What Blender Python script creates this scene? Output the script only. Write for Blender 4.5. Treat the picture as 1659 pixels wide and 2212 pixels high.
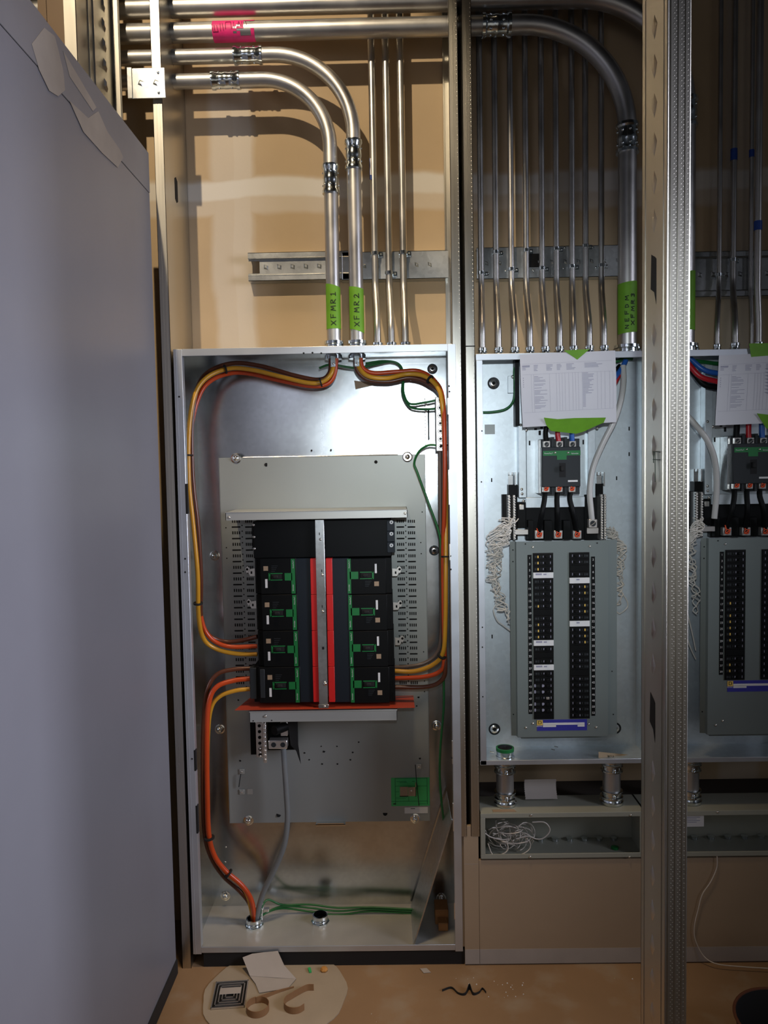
import bpy, bmesh, math, random
from mathutils import Vector, Matrix
random.seed(7)
SC = bpy.context.scene
for o in list(bpy.data.objects): bpy.data.objects.remove(o, do_unlink=True)
COL = SC.collection
# ------------------------------------------------------------------ camera
CX, CY, CZ = 0.6246, -2.4747, 1.5031
YAW, PITCH, ROLL = 0.01118, 0.05767, -0.01784
FPX = 1650.0
Fv = Vector((-math.sin(YAW)*math.cos(PITCH), math.cos(YAW)*math.cos(PITCH), -math.sin(PITCH)))
r_ = Vector((math.cos(YAW), math.sin(YAW), 0)); u_ = r_.cross(Fv)
Rv = r_*math.cos(ROLL)+u_*math.sin(ROLL); Uv = u_*math.cos(ROLL)-r_*math.sin(ROLL)
camd = bpy.data.cameras.new('camera'); cam = bpy.data.objects.new('camera', camd); COL.objects.link(cam)
cam.matrix_world = Matrix(((Rv.x, Uv.x, -Fv.x, CX), (Rv.y, Uv.y, -Fv.y, CY), (Rv.z, Uv.z, -Fv.z, CZ), (0, 0, 0, 1)))
camd.sensor_fit = 'VERTICAL'; camd.sensor_height = 36; camd.lens = FPX*36/2212; camd.clip_start = .01
SC.camera = cam
# ------------------------------------------------------------------ exposure, sky, lamps
SC.view_settings.view_transform = 'Standard'; SC.view_settings.look = 'None'
SC.view_settings.gamma = 1; SC.view_settings.use_curve_mapping = False
SC.view_settings.exposure = 0.0
W = bpy.data.worlds.new('World'); SC.world = W; W.use_nodes = True
wb = W.node_tree.nodes['Background']; wb.inputs[0].default_value = (.62, .68, .78, 1); wb.inputs[1].default_value = .02

def lamp(name, kind, loc, target, power, color, size=.1, sx=None, spot=None, blend=.5):
    l = bpy.data.lights.new(name, kind); o = bpy.data.objects.new(name, l); COL.objects.link(o)
    l.energy = power; l.color = color
    if kind == 'AREA':
        l.shape = 'RECTANGLE'; l.size = size; l.size_y = sx or size
    else: l.shadow_soft_size = size
    if kind == 'SPOT': l.spot_size = math.radians(spot); l.spot_blend = blend
    o.location = loc
    o.rotation_euler = (Vector(target)-Vector(loc)).to_track_quat('-Z', 'Y').to_euler()
    return o
# warm work lamp high up in front of the left bay
lamp('warm_work_lamp', 'SPOT', (-.2, -2.0, 3.95), (.20, 0, 2.42), 200, (1, .82, .58), .02, spot=36, blend=.22)
# torch of the phone, held just above the lens
lamp('torch', 'SPOT', (.672, -2.46, 1.70), (1.0, 0, 1.45), 80, (.84, .93, 1), .02, spot=44, blend=1)
# cool one is an added panel for sheen in the box; warm one hangs overhead
lamp('cool_sheen_panel', 'AREA', (-.75, -4.6, 2.25), (.3, 0, 1.6), 4.5, (.80, .82, 1), 1.3, 1.0)
lamp('hall_luminaire_warm', 'AREA', (.62, -1.02, 4.2), (.45, -.42, 0), 3.0, (1, .74, .46), .5, .25).data.spread = math.radians(44)
# unseen wide panel added behind the camera for the metal to reflect
lamp('added_reflection_panel', 'AREA', (1.1, -5.6, 1.1), (1.0, 0, 1.1), 6, (1, .93, .84), 3.0, 2.0)
# added cool fill that brightens the side of the big cabinet
lamp('cabinet_side_fill', 'AREA', (3.1, -1.9, 1.9), (0, -1.0, 1.25), 16, (.82, .84, 1), 1.0, 1.4).data.spread = math.radians(64)

def at(px, py, Y):
    d = Fv+Rv*((px-829.5)/FPX)-Uv*((py-1106)/FPX)
    return Vector((CX, CY, CZ))+d*((Y-CY)/d.y)
def atz(px, py, Z=0.0):
    d = Fv+Rv*((px-829.5)/FPX)-Uv*((py-1106)/FPX)
    return Vector((CX, CY, CZ))+d*((Z-CZ)/d.z)
def R4(a, b, c, d, Y):
    """rectangle a..c wide (measured half way down), b..d high, on the plane Y"""
    my = (b+d)/2; mx = (a+c)/2
    return at(a, my, Y).x, at(c, my, Y).x, at(mx, d, Y).z, at(mx, b, Y).z

# ------------------------------------------------------------------ materials
def mat(name, col, rough=.5, metal=0.0, noise=0.0, nscale=8, bump=0.0, bscale=60, spangle=0.0, streak=None, rvar=0.0, spec=None):
    m = bpy.data.materials.new(name); m.use_nodes = True
    nt = m.node_tree; N = nt.nodes; L = nt.links; b = N['Principled BSDF']
    b.inputs['Base Color'].default_value = (*col, 1); b.inputs['Roughness'].default_value = rough; b.inputs['Metallic'].default_value = metal
    if spec is not None: b.inputs['Specular IOR Level'].default_value = spec
    tc = N.new('ShaderNodeTexCoord'); mp = N.new('ShaderNodeMapping'); L.new(tc.outputs['Object'], mp.inputs[0])
    if streak: mp.inputs['Scale'].default_value = streak
    if noise or rvar:
        n = N.new('ShaderNodeTexNoise'); n.inputs['Scale'].default_value = nscale; n.inputs['Detail'].default_value = 6; L.new(mp.outputs[0], n.inputs['Vector'])
        if noise:
            cr = N.new('ShaderNodeMapRange'); cr.inputs['From Min'].default_value = .3; cr.inputs['From Max'].default_value = .7
            cr.inputs['To Min'].default_value = 1-noise; cr.inputs['To Max'].default_value = 1+noise*.6; L.new(n.outputs['Fac'], cr.inputs['Value'])
            last = cr.outputs[0]
            if spangle:
                v = N.new('ShaderNodeTexVoronoi'); v.inputs['Scale'].default_value = 90; L.new(tc.outputs['Object'], v.inputs['Vector'])
                s = N.new('ShaderNodeMapRange'); s.inputs['To Min'].default_value = 1-spangle; s.inputs['To Max'].default_value = 1+spangle*.5
                sp = N.new('ShaderNodeSeparateColor'); L.new(v.outputs['Color'], sp.inputs[0]); L.new(sp.outputs[0], s.inputs['Value'])
                mm = N.new('ShaderNodeMath'); mm.operation = 'MULTIPLY'; L.new(last, mm.inputs[0]); L.new(s.outputs[0], mm.inputs[1]); last = mm.outputs[0]
            mx = N.new('ShaderNodeVectorMath'); mx.operation = 'SCALE'; mx.inputs[0].default_value = col; L.new(last, mx.inputs['Scale']); L.new(mx.outputs[0], b.inputs['Base Color'])
        if rvar:
            rr = N.new('ShaderNodeMapRange'); rr.inputs['From Min'].default_value = .3; rr.inputs['From Max'].default_value = .7
            rr.inputs['To Min'].default_value = max(.03, rough-rvar); rr.inputs['To Max'].default_value = rough+rvar
            L.new(n.outputs['Fac'], rr.inputs['Value']); L.new(rr.outputs[0], b.inputs['Roughness'])
    if bump:
        n2 = N.new('ShaderNodeTexNoise'); n2.inputs['Scale'].default_value = bscale; n2.inputs['Detail'].default_value = 4; L.new(mp.outputs[0], n2.inputs['Vector'])
        bp = N.new('ShaderNodeBump'); bp.inputs['Strength'].default_value = bump; bp.inputs['Distance'].default_value = .002
        L.new(n2.outputs['Fac'], bp.inputs['Height']); L.new(bp.outputs[0], b.inputs['Normal'])
    return m
M = dict(
 galv=mat('galvanised_sheet', (.60, .62, .62), .34, 1, .12, 5, .06, 30, spangle=.10, rvar=.08),
 box=mat('galvanised_box', (.58, .61, .62), .21, 1, .18, 3.5, .05, 12, spangle=.05, rvar=.06),
 flange=mat('galvanised_flange', (.62, .66, .70), .42, .8, .08, 6, .03, 40, rvar=.06),
 stud=mat('stud_steel', (.60, .575, .51), .33, 1, .15, 6, .10, 25, streak=(1, 1, .15), rvar=.1),
 emt=mat('conduit_steel', (.56, .55, .53), .40, 1, .10, 12, .03, 60, rvar=.06),
 zinc=mat('zinc_fitting', (.72, .78, .80), .16, 1, .12, 60, .25, 90),
 floorplate=mat('matt_galvanised_plate', (.58, .57, .52), .42, .55, .16, 6, .05, 30, rvar=.08),  # warmer, rougher and less metallic than the box sheet
 screw=mat('bright_screw', (.82, .80, .74), .18, 1),
 pan=mat('grey_painted_plate', (.33, .35, .33), .42, .25, .05, 4),
 shroud=mat('pale_grey_plate', (.50, .51, .47), .38, .35, .05, 4),
 lite=mat('pale_blue_plate', (.72, .79, .82), .42, .7, .07, 9, spangle=.05),
 dead=mat('grey_green_paint', (.16, .19, .18), .42, .0, .05, 5),
 olive=mat('olive_grey_paint', (.33, .34, .28), .5, 0, .06, 6),
 black=mat('black_plastic', (.004, .0045, .0045), .5, spec=.15),
 black2=mat('black_matt', (.006, .006, .006), .8),
 dark=mat('dark_grey_plastic', (.022, .026, .028), .5, spec=.3),
 navy=mat('blue_black_plastic', (.009, .014, .02), .5, spec=.3),
 hole=mat('dark_opening', (.004, .004, .004), .9),
 green=mat('green_plastic', (.006, .16, .035), .45),
 gtape=mat('lime_green_tape', (.13, .33, .012), .6, 0, .12, 25, .2, 80),
 ptape=mat('hot_pink_tape', (.85, .03, .22), .5, 0, .15, 30, .2, 80),
 red=mat('red_plastic', (.62, .012, .010), .45),
 copper=mat('red_insulation_sheet', (.45, .055, .022), .4, 0, .12, 10),
 ink=mat('marker_ink', (.003, .012, .004), .6),
 inkp=mat('purple_ink', (.25, .0, .05), .6),
 white=mat('white_label', (.70, .70, .68), .5),
 paper=mat('white_paper', (.60, .60, .63), .7, 0, .04, 3, .15, 8),
 printi=mat('grey_print', (.28, .28, .36), .8),
 blue=mat('blue_label', (.035, .035, .30), .45),
 gold=mat('gold_mark', (.75, .50, .10), .5),
 tan=mat('tan_label', (.34, .24, .15), .6),
 yellow=mat('yellow_cable', (.58, .28, .02), .3, 0, .08, 20),
 orange=mat('orange_cable', (.52, .06, .010), .3, 0, .08, 20),
 brown=mat('brown_cable', (.11, .032, .014), .32, 0, .1, 20),
 gcable=mat('green_wire', (.012, .13, .03), .35),
 gwire=mat('grey_cable', (.17, .185, .19), .38, 0, .08, 20),
 wcable=mat('pale_grey_cable', (.52, .51, .48), .35),
 wwire=mat('cream_wire', (.66, .62, .55), .4),
 bcable=mat('blue_cable', (.02, .11, .42), .35),
 rcable=mat('red_cable', (.48, .012, .02), .35),
 torque=mat('orange_torque_paint', (.85, .09, .02), .4),
 alu=mat('aluminium_lug', (.78, .75, .70), .32, .9),
 grey=mat('lavender_grey_enamel', (.215, .215, .24), .40, 0, .05, 3, .02, 200),
 dust=mat('dusty_trim', (.235, .23, .245), .5, 0, .10, 4),
 dustspot=mat('drywall_dust', (.36, .32, .28), .8, 0, .15, 8),
 rubber=mat('black_rubber', (.012, .012, .012), .7),
 wood=mat('raw_wood', (.42, .19, .06), .6, 0, .2, 8, streak=(1, 1, 6)),
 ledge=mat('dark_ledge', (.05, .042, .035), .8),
 kraft=mat('brown_paper_tape', (.30, .16, .07), .6, 0, .08, 20),
 scrap=mat('grey_white_scrap', (.42, .38, .34), .7, 0, .1, 8, .3, 20),
 gsheet=mat('green_inspection_sticker', (.05, .46, .13), .5),
 gline=mat('dark_green_print', (.01, .16, .05), .6),
 bluet=mat('blue_tag', (.01, .06, .32), .5),
 nut=mat('orange_foam', (.55, .26, .06), .7),
)
def wall_mat():
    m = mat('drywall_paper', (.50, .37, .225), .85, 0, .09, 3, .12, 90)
    nt = m.node_tree; N = nt.nodes; L = nt.links; b = N['Principled BSDF']
    src = b.inputs['Base Color'].links[0].from_socket
    tc = N.new('ShaderNodeTexCoord'); sp = N.new('ShaderNodeSeparateXYZ')
    nz = N.new('ShaderNodeTexNoise'); nz.inputs['Scale'].default_value = 4; nz.inputs['Detail'].default_value = 5
    L.new(tc.outputs['Object'], nz.inputs['Vector'])
    va = N.new('ShaderNodeVectorMath'); va.operation = 'MULTIPLY_ADD'; va.inputs[1].default_value = (.05, .05, .05)
    L.new(nz.outputs['Color'], va.inputs[0]); L.new(tc.outputs['Object'], va.inputs[2]); L.new(va.outputs[0], sp.inputs[0])
    def band(axis, c, hw, soft, amt):
        a = N.new('ShaderNodeMath'); a.operation = 'SUBTRACT'; L.new(sp.outputs[axis], a.inputs[0]); a.inputs[1].default_value = c+.025
        q = N.new('ShaderNodeMath'); q.operation = 'ABSOLUTE'; L.new(a.outputs[0], q.inputs[0])
        r = N.new('ShaderNodeMapRange'); r.interpolation_type = 'SMOOTHSTEP'; L.new(q.outputs[0], r.inputs['Value'])
        r.inputs['From Min'].default_value = hw; r.inputs['From Max'].default_value = hw+soft
        r.inputs['To Min'].default_value = amt; r.inputs['To Max'].default_value = 0
        return r.outputs[0]
    zc = (at(640, 375, 0).z+at(640, 470, 0).z)/2; hz = (at(640, 375, 0).z-at(640, 470, 0).z)/2
    xc = at(505, 480, 0).x
    bs = [band('Z', zc, hz-.02, .02, .40), band('Z', zc+.022, .022, .015, .45), band('X', xc, .05, .03, .42), band('X', xc+.03, .022, .02, .5), band('X', 1.75, .05, .03, .3)]
    last = bs[0]
    for q in bs[1:]:
        a = N.new('ShaderNodeMath'); a.operation = 'MAXIMUM' if q is not bs[1] else 'ADD'
        L.new(last, a.inputs[0]); L.new(q, a.inputs[1]); last = a.outputs[0]
    mx = N.new('ShaderNodeMix'); mx.data_type = 'RGBA'; L.new(last, mx.inputs['Factor']); L.new(src, mx.inputs['A'])
    mx.inputs['B'].default_value = (.70, .67, .61, 1); L.new(mx.outputs['Result'], b.inputs['Base Color'])
    return m
M['wall'] = wall_mat()
def floor_mat():
    m = mat('dusty_concrete', (.30, .185, .095), .75, 0, .22, 2.2, .25, 40)
    nt = m.node_tree; N = nt.nodes; L = nt.links; b = N['Principled BSDF']
    src = b.inputs['Base Color'].links[0].from_socket
    tc = N.new('ShaderNodeTexCoord'); n = N.new('ShaderNodeTexNoise'); n.inputs['Scale'].default_value = 9; n.inputs['Detail'].default_value = 8
    L.new(tc.outputs['Object'], n.inputs['Vector'])
    r = N.new('ShaderNodeMapRange'); r.inputs['From Min'].default_value = .52; r.inputs['From Max'].default_value = .72; r.inputs['To Max'].default_value = .5
    L.new(n.outputs['Fac'], r.inputs['Value'])
    mx = N.new('ShaderNodeMix'); mx.data_type = 'RGBA'; L.new(r.outputs[0], mx.inputs['Factor']); L.new(src, mx.inputs['A']); mx.inputs['B'].default_value = (.36, .30, .22, 1)
    L.new(mx.outputs['Result'], b.inputs['Base Color']); return m
M['floor'] = floor_mat()
M['patch'] = mat('pale_patch_concrete', (.40, .33, .24), .8, 0, .14, 5, .25, 50)
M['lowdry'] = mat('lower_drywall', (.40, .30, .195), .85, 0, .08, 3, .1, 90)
M['ceil'] = mat('dark_deck', (.05, .045, .04), .9)

# ------------------------------------------------------------------ mesh builder
class MB:
    def __init__(s): s.bm = bmesh.new(); s.mi = 0
    def _f(s, vs):
        try: f = s.bm.faces.new(vs); f.material_index = s.mi; return f
        except ValueError: return None
    def box(s, x0, x1, y0, y1, z0, z1, bev=0):
        x0, x1 = min(x0, x1), max(x0, x1); y0, y1 = min(y0, y1), max(y0, y1); z0, z1 = min(z0, z1), max(z0, z1)
        if bev:
            b = min(bev, (x1-x0)*.45, (z1-z0)*.45, (y1-y0)*.9)
            A = [(x0+b, z0), (x1-b, z0), (x1, z0+b), (x1, z1-b), (x1-b, z1), (x0+b, z1), (x0, z1-b), (x0, z0+b)]
            Bq = [(x0+2*b, z0+b), (x1-2*b, z0+b), (x1-b, z0+2*b), (x1-b, z1-2*b), (x1-2*b, z1-b), (x0+2*b, z1-b), (x0+b, z1-2*b), (x0+b, z0+2*b)]
            r0 = [s.bm.verts.new((x, y1, z)) for x, z in A]; r1 = [s.bm.verts.new((x, y0+b, z)) for x, z in A]; r2 = [s.bm.verts.new((x, y0, z)) for x, z in Bq]
            for a, c in ((r0, r1), (r1, r2)):
                for i in range(8): s._f([a[i], a[(i+1) % 8], c[(i+1) % 8], c[i]])
            s._f(r0[::-1]); s._f(r2); return s
        v = [s.bm.verts.new(p) for p in ((x0, y0, z0), (x1, y0, z0), (x1, y1, z0), (x0, y1, z0), (x0, y0, z1), (x1, y0, z1), (x1, y1, z1), (x0, y1, z1))]
        for q in ((3, 2, 1, 0), (4, 5, 6, 7), (0, 1, 5, 4), (1, 2, 6, 5), (2, 3, 7, 6), (3, 0, 4, 7)): s._f([v[i] for i in q])
        return s
    def hull8(s, a, b):
        """a, b: two quads of points joined into a solid"""
        v = [s.bm.verts.new(p) for p in list(a)+list(b)]; n = len(a)
        s._f(v[:n][::-1]); s._f(v[n:])
        for i in range(n): s._f([v[i], v[(i+1) % n], v[n+(i+1) % n], v[n+i]])
        return s
    def prism(s, poly, y0, y1):
        return s.hull8([(x, y1, z) for x, z in poly], [(x, y0, z) for x, z in poly])
    def prismz(s, poly, z0, z1):
        return s.hull8([(x, y, z0) for x, y in poly], [(x, y, z1) for x, y in poly])
    def tube(s, pts, r, n=10, cap=True):
        pts = [Vector(p) for p in pts]
        if not isinstance(r, (list, tuple)): r = [r]*len(pts)
        T = []
        for i in range(len(pts)):
            d = pts[min(i+1, len(pts)-1)]-pts[max(i-1, 0)]
            T.append(d.normalized() if d.length > 1e-9 else Vector((0, 0, 1)))
        a = Vector((0, 1, 0)) if abs(T[0].y) < .9 else Vector((1, 0, 0))
        N = (a-T[0]*a.dot(T[0])).normalized(); rings = []
        for i, p in enumerate(pts):
            if i:
                N = N-T[i]*N.dot(T[i])
                N = N.normalized() if N.length > 1e-6 else a
            B = T[i].cross(N)
            rings.append([s.bm.verts.new(p+(N*math.cos(2*math.pi*k/n)+B*math.sin(2*math.pi*k/n))*r[i]) for k in range(n)])
        for a_, b_ in zip(rings, rings[1:]):
            for k in range(n): s._f([a_[k], a_[(k+1) % n], b_[(k+1) % n], b_[k]])
        if cap: s._f(rings[0][::-1]); s._f(rings[-1])
        return s
    def cyl(s, p0, p1, r, n=16): return s.tube([p0, p1], r, n)
    def lathe(s, prof, base, axis, n=20, cap=True):
        base = Vector(base); ax = Vector(axis).normalized()
        a = Vector((0, 1, 0)) if abs(ax.y) < .9 else Vector((1, 0, 0))
        N = (a-ax*a.dot(ax)).normalized(); B = ax.cross(N); rings = []
        for r, h in prof: rings.append([s.bm.verts.new(base+ax*h+(N*math.cos(2*math.pi*k/n)+B*math.sin(2*math.pi*k/n))*r) for k in range(n)])
        for a_, b_ in zip(rings, rings[1:]):
            for k in range(n): s._f([a_[k], a_[(k+1) % n], b_[(k+1) % n], b_[k]])
        if cap: s._f(rings[0][::-1]); s._f(rings[-1])
        return s
    def dome(s, c, r, h, axis=(0, -1, 0), n=12):
        return s.lathe([(r, 0), (r*.92, h*.4), (r*.7, h*.75), (r*.35, h*.96), (r*.05, h)], c, axis, n)
    def sheet(s, pts, t, z0, z1):
        """folded sheet: plan polyline pts extruded in z"""
        for a, b in zip(pts, pts[1:]):
            a = Vector((*a, 0)); b = Vector((*b, 0)); d = (b-a).normalized(); n = Vector((-d.y, d.x, 0))*t*.5; e = d*t*.5
            s.prismz([((a-e+n).x, (a-e+n).y), ((a-e-n).x, (a-e-n).y), ((b+e-n).x, (b+e-n).y), ((b+e+n).x, (b+e+n).y)], z0, z1)
        return s
    def text(s, txt, x, z, Y, size, center=True, rot=0, cy=None):
        c = bpy.data.curves.new('t', 'FONT'); c.body = txt; c.size = size; c.align_x = 'CENTER' if center else 'LEFT'; c.align_y = 'CENTER'
        o = bpy.data.objects.new('t', c); COL.objects.link(o); dg = bpy.context.evaluated_depsgraph_get()
        me = bpy.data.meshes.new_from_object(o.evaluated_get(dg)); cs, sn = math.cos(rot), math.sin(rot)
        vs = [s.bm.verts.new((x+v.co.x*cs-v.co.y*sn, Y, z+v.co.x*sn+v.co.y*cs)) for v in me.vertices]
        for p in me.polygons: s._f([vs[i] for i in p.vertices])
        bpy.data.objects.remove(o); bpy.data.curves.remove(c); bpy.data.meshes.remove(me); return s
    def build(s, name, m, parent=None, smooth=35):
        bmesh.ops.recalc_face_normals(s.bm, faces=s.bm.faces)
        me = bpy.data.meshes.new(name); s.bm.to_mesh(me); s.bm.free()
        ms = m if isinstance(m, (list, tuple)) else [m]
        for q in ms: me.materials.append(M[q] if isinstance(q, str) else q)
        if smooth: me.shade_smooth(); me.set_sharp_from_angle(angle=math.radians(smooth))
        o = bpy.data.objects.new(name, me); COL.objects.link(o)
        if parent: o.parent = parent; o.matrix_parent_inverse = parent.matrix_world.inverted()
        return o
def empty(name, loc, label, cat, group=None):
    o = bpy.data.objects.new(name, None); COL.objects.link(o); o.location = loc; o.empty_display_size = .05
    o.matrix_world = Matrix.Translation(Vector(loc))
    return tag(o, label, cat, group)
def tag(o, label, cat=None, group=None, kind=None):
    o['label'] = label
    if cat: o['category'] = cat
    if group: o['group'] = group
    if kind: o['kind'] = kind
    return o
def struct(o): o['kind'] = 'structure'; return o
def fillet(pts, rad, n=14):
    pts = [Vector(p) for p in pts]; out = [pts[0]]
    for i in range(1, len(pts)-1):
        a, b, c = pts[i-1], pts[i], pts[i+1]; u = (a-b).normalized(); v = (c-b).normalized(); ang = u.angle(v)
        if ang > 3.1: out.append(b); continue
        r = rad[i-1] if isinstance(rad, (list, tuple)) else rad
        t = min(r/math.tan(ang/2), (a-b).length*.48 if i > 1 else (a-b).length*.95, (c-b).length*.95); rr = t*math.tan(ang/2)
        cen = b+(u+v).normalized()*(rr/math.sin(ang/2)); s0 = b+u*t-cen; s1 = b+v*t-cen; tot = s0.angle(s1)
        for k in range(n+1):
            f = k/n; out.append(cen+(s0*math.sin((1-f)*tot)+s1*math.sin(f*tot))/math.sin(tot))
    out.append(pts[-1]); return out
def spline(pts, n=8):
    P = [Vector(p) for p in pts]; P = [P[0]*2-P[1]]+P+[P[-1]*2-P[-2]]; out = []
    for i in range(1, len(P)-2):
        a, b, c, d = P[i-1:i+3]
        for k in range(n):
            t = k/n; out.append(.5*((2*b)+(c-a)*t+(2*a-5*b+4*c-d)*t*t+(3*b-a-3*c+d)*t**3))
    out.append(P[-2]); return out
def pxs(seq):
    """[(px, py, Y), ...] -> points"""
    return [at(*q) for q in seq]

# ------------------------------------------------------------------ the setting
FRONT = -.25
mb = MB(); mb.box(-2.6, 4.2, 0, .013, 0, 4.2); struct(mb.build('wall_back', 'wall', smooth=0))
mb = MB(); mb.box(-2.6, 4.2, -6, .013, -.05, 0); struct(mb.build('floor', 'floor', smooth=0))
mb = MB(); mb.box(-2.6, 4.2, -6, .013, 4.6, 4.65); struct(mb.build('ceiling', 'ceil', smooth=0))
# lower drywall in front of the studs, under the wireways
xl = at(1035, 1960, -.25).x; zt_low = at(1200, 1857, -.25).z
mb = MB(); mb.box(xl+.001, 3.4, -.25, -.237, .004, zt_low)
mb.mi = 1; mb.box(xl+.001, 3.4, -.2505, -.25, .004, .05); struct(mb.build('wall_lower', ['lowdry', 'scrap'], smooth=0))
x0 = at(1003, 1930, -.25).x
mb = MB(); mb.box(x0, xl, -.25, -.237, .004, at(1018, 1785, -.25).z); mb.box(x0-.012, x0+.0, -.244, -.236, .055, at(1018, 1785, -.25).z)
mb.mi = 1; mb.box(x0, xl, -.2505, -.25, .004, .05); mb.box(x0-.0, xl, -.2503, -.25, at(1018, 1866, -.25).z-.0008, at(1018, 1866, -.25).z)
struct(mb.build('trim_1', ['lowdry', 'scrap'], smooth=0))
# ledge behind the wireways
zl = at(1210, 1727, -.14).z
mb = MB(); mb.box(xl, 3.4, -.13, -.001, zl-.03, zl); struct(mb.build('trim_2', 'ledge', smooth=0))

# ------------------------------------------------------------------ studs
def diamond(mb, c, u, v, n, w, h, d):
    c = Vector(c); u = Vector(u); v = Vector(v); n = Vector(n)
    A = [c+u*w, c+v*h, c-u*w, c-v*h]; tip = [c+(p-c)*.45+n*d for p in A]
    mb.hull8(A, tip)
def dimples(mb, xs, z0, z1, Y, pitch, r):
    k = 0; z = z0
    while z < z1:
        for j, x in enumerate(xs):
            c = Vector((x, Y, z+(pitch*.5 if j % 2 else 0))); top = mb.bm.verts.new(c+Vector((0, -r*.5, 0)))
            ring = [mb.bm.verts.new(c+Vector((r*math.cos(a*math.pi/3), 0, r*math.sin(a*math.pi/3)))) for a in range(6)]
            for i in range(6): mb._f([ring[i], ring[(i+1) % 6], top])
        z += pitch
# left stud of the bay
sL = empty('wall_stud', (-.02, FRONT, 0), 'galvanised steel wall stud rising along the left edge of the large open panelboard', 'stud')
mb = MB(); xr = -.009; xa = -.035
mb.sheet([(xa, FRONT+.012), (xa, FRONT), (xr, FRONT), (xr, -.002), (xa, -.002), (xa, -.014)], .0012, 0, 3.3)
mb.box(xa+.008, xa+.010, FRONT-.0012, FRONT, 0, 3.3); mb.box(xa+.017, xa+.019, FRONT-.0012, FRONT, 0, 3.3)
mb.build('stud_body', 'stud', sL)
mb = MB(); q = at(378, 412, -.13); z = q.z
mb.hull8([(xr+.0006, y, zz) for y, zz in ((-.15, z-.03), (-.15, z+.03), (-.135, z+.038), (-.12, z+.03), (-.12, z-.03), (-.135, z-.038))],
         [(xr+.0012, y, zz) for y, zz in ((-.15, z-.03), (-.15, z+.03), (-.135, z+.038), (-.12, z+.03), (-.12, z-.03), (-.135, z-.038))])
tag(mb.build('knockout_slot', 'hole', sL), 'dark punched slot')
# middle pair
for nm, pa, pb, lab, side in (('a', 980, 998, 'galvanised wall stud touching the right edge of the large open panelboard', 1), ('b', 1008, 1027, 'galvanised wall stud just left of the panelboard with the complete typed sheet', -1)):
    xa = at(pa, 940, FRONT).x; xb = at(pb, 940, FRONT).x
    s = empty('wall_stud', (xa, FRONT, .4), lab, 'stud')
    z0 = .40; web = xb if side > 0 else xa; oth = xa if side > 0 else xb
    mb = MB(); mb.sheet([(oth, FRONT+.012), (oth, FRONT), (web, FRONT), (web, -.002), (oth, -.002), (oth, -.014)], .0012, z0, 3.3)
    for f in (.3, .42, .62, .75): mb.box(xa+(xb-xa)*f, xa+(xb-xa)*(f+.06), FRONT-.0014, FRONT, z0, 3.3)
    dimples(mb, [xa+(xb-xa)*.9], z0, 3.2, FRONT-.0006, .012, .0016)
    mb.build('stud_body', 'stud', s)
    if nm == 'b':
        zz = at(1018, 748, FRONT).z; mb = MB(); mb.box(xa-.001, xb+.002, FRONT-.0022, FRONT-.0015, zz-.0015, zz+.0015); mb.build('joint_line', 'hole', s)
# stud carrying the foreground
YF = -1.19; YB = YF+.125; xf = at(1440, 1000, YF).x; xg = at(1486, 1000, YF).x
sF = empty('wall_stud', (xf, YF, 0), 'nearest galvanised wall stud, full height in the foreground, with beaded front face', 'stud')
mb = MB(); mb.sheet([(xg, YF+.012), (xg, YF), (xf, YF), (xf, YB), (xg, YB), (xg, YB-.012)], .0014, 0, 3.3)
w = xg-xf
for f in (.13, .47, .80): mb.box(xf+w*f, xf+w*(f+.05), YF-.0016, YF, 0, 3.3)
mb.tube([(xf, YF, 0), (xf, YF, 3.3)], .0016, 8); mb.tube([(xg, YF+.001, 0), (xg, YF+.001, 3.3)], .0022, 8)
dimples(mb, [xf+w*.27, xf+w*.36, xf+w*.60, xf+w*.70, xf+w*.90], .45, 2.9, YF-.0006, .0082, .0015)
mb.box(xf-.0016, xf, YF+.016, YF+.018, 0, 3.3); mb.box(xf-.0016, xf, YB-.018, YB-.016, 0, 3.3)
k = 0
for i in range(38):
    if any(abs(.5+i*.0645-zq) < .055 for zq in (at(1412, 603, YF+.06).z, at(1412, 1550, YF+.06).z)): continue
    diamond(mb, (xf-.0006, YF+.062, .5+i*.0645), (0, 1, 0), (0, 0, 1), (-1, 0, 0), .014, .021, .003)
mb.build('stud_body', 'stud', sF)
mb = MB()
for pz0, pz1 in ((at(1412, 545, YF+.06).z, at(1412, 660, YF+.06).z), (at(1412, 1500, YF+.06).z, at(1412, 1600, YF+.06).z)):
    zm = (pz0+pz1)/2; hh = (pz0-pz1)/2
    P = [(YF+.050, zm-hh), (YF+.050, zm+hh*.7), (YF+.056, zm+hh*.8), (YF+.075, zm+hh), (YF+.078, zm-hh*.3), (YF+.060, zm-hh*.5)]
    mb.hull8([(xf-.0008, y, z) for y, z in P], [(xf-.0011, y, z) for y, z in P]); mb.build('knockout_slot', 'hole', sF); mb = MB()
mb = MB(); zc = at(1420, 985, YF+.06).z
for a, b in (((.02, .006), (.055, .008)), ((.02, -.007), (.055, -.006)), ((.045, .007), (.043, -.045)), ((.052, .008), (.052, -.012))):
    mb.tube([(xf-.004, YF+a[0], zc+a[1]), (xf-.004, YF+b[0], zc+b[1])], .0008, 5)
mb.build('marker_strokes', 'ink', sF)
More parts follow.
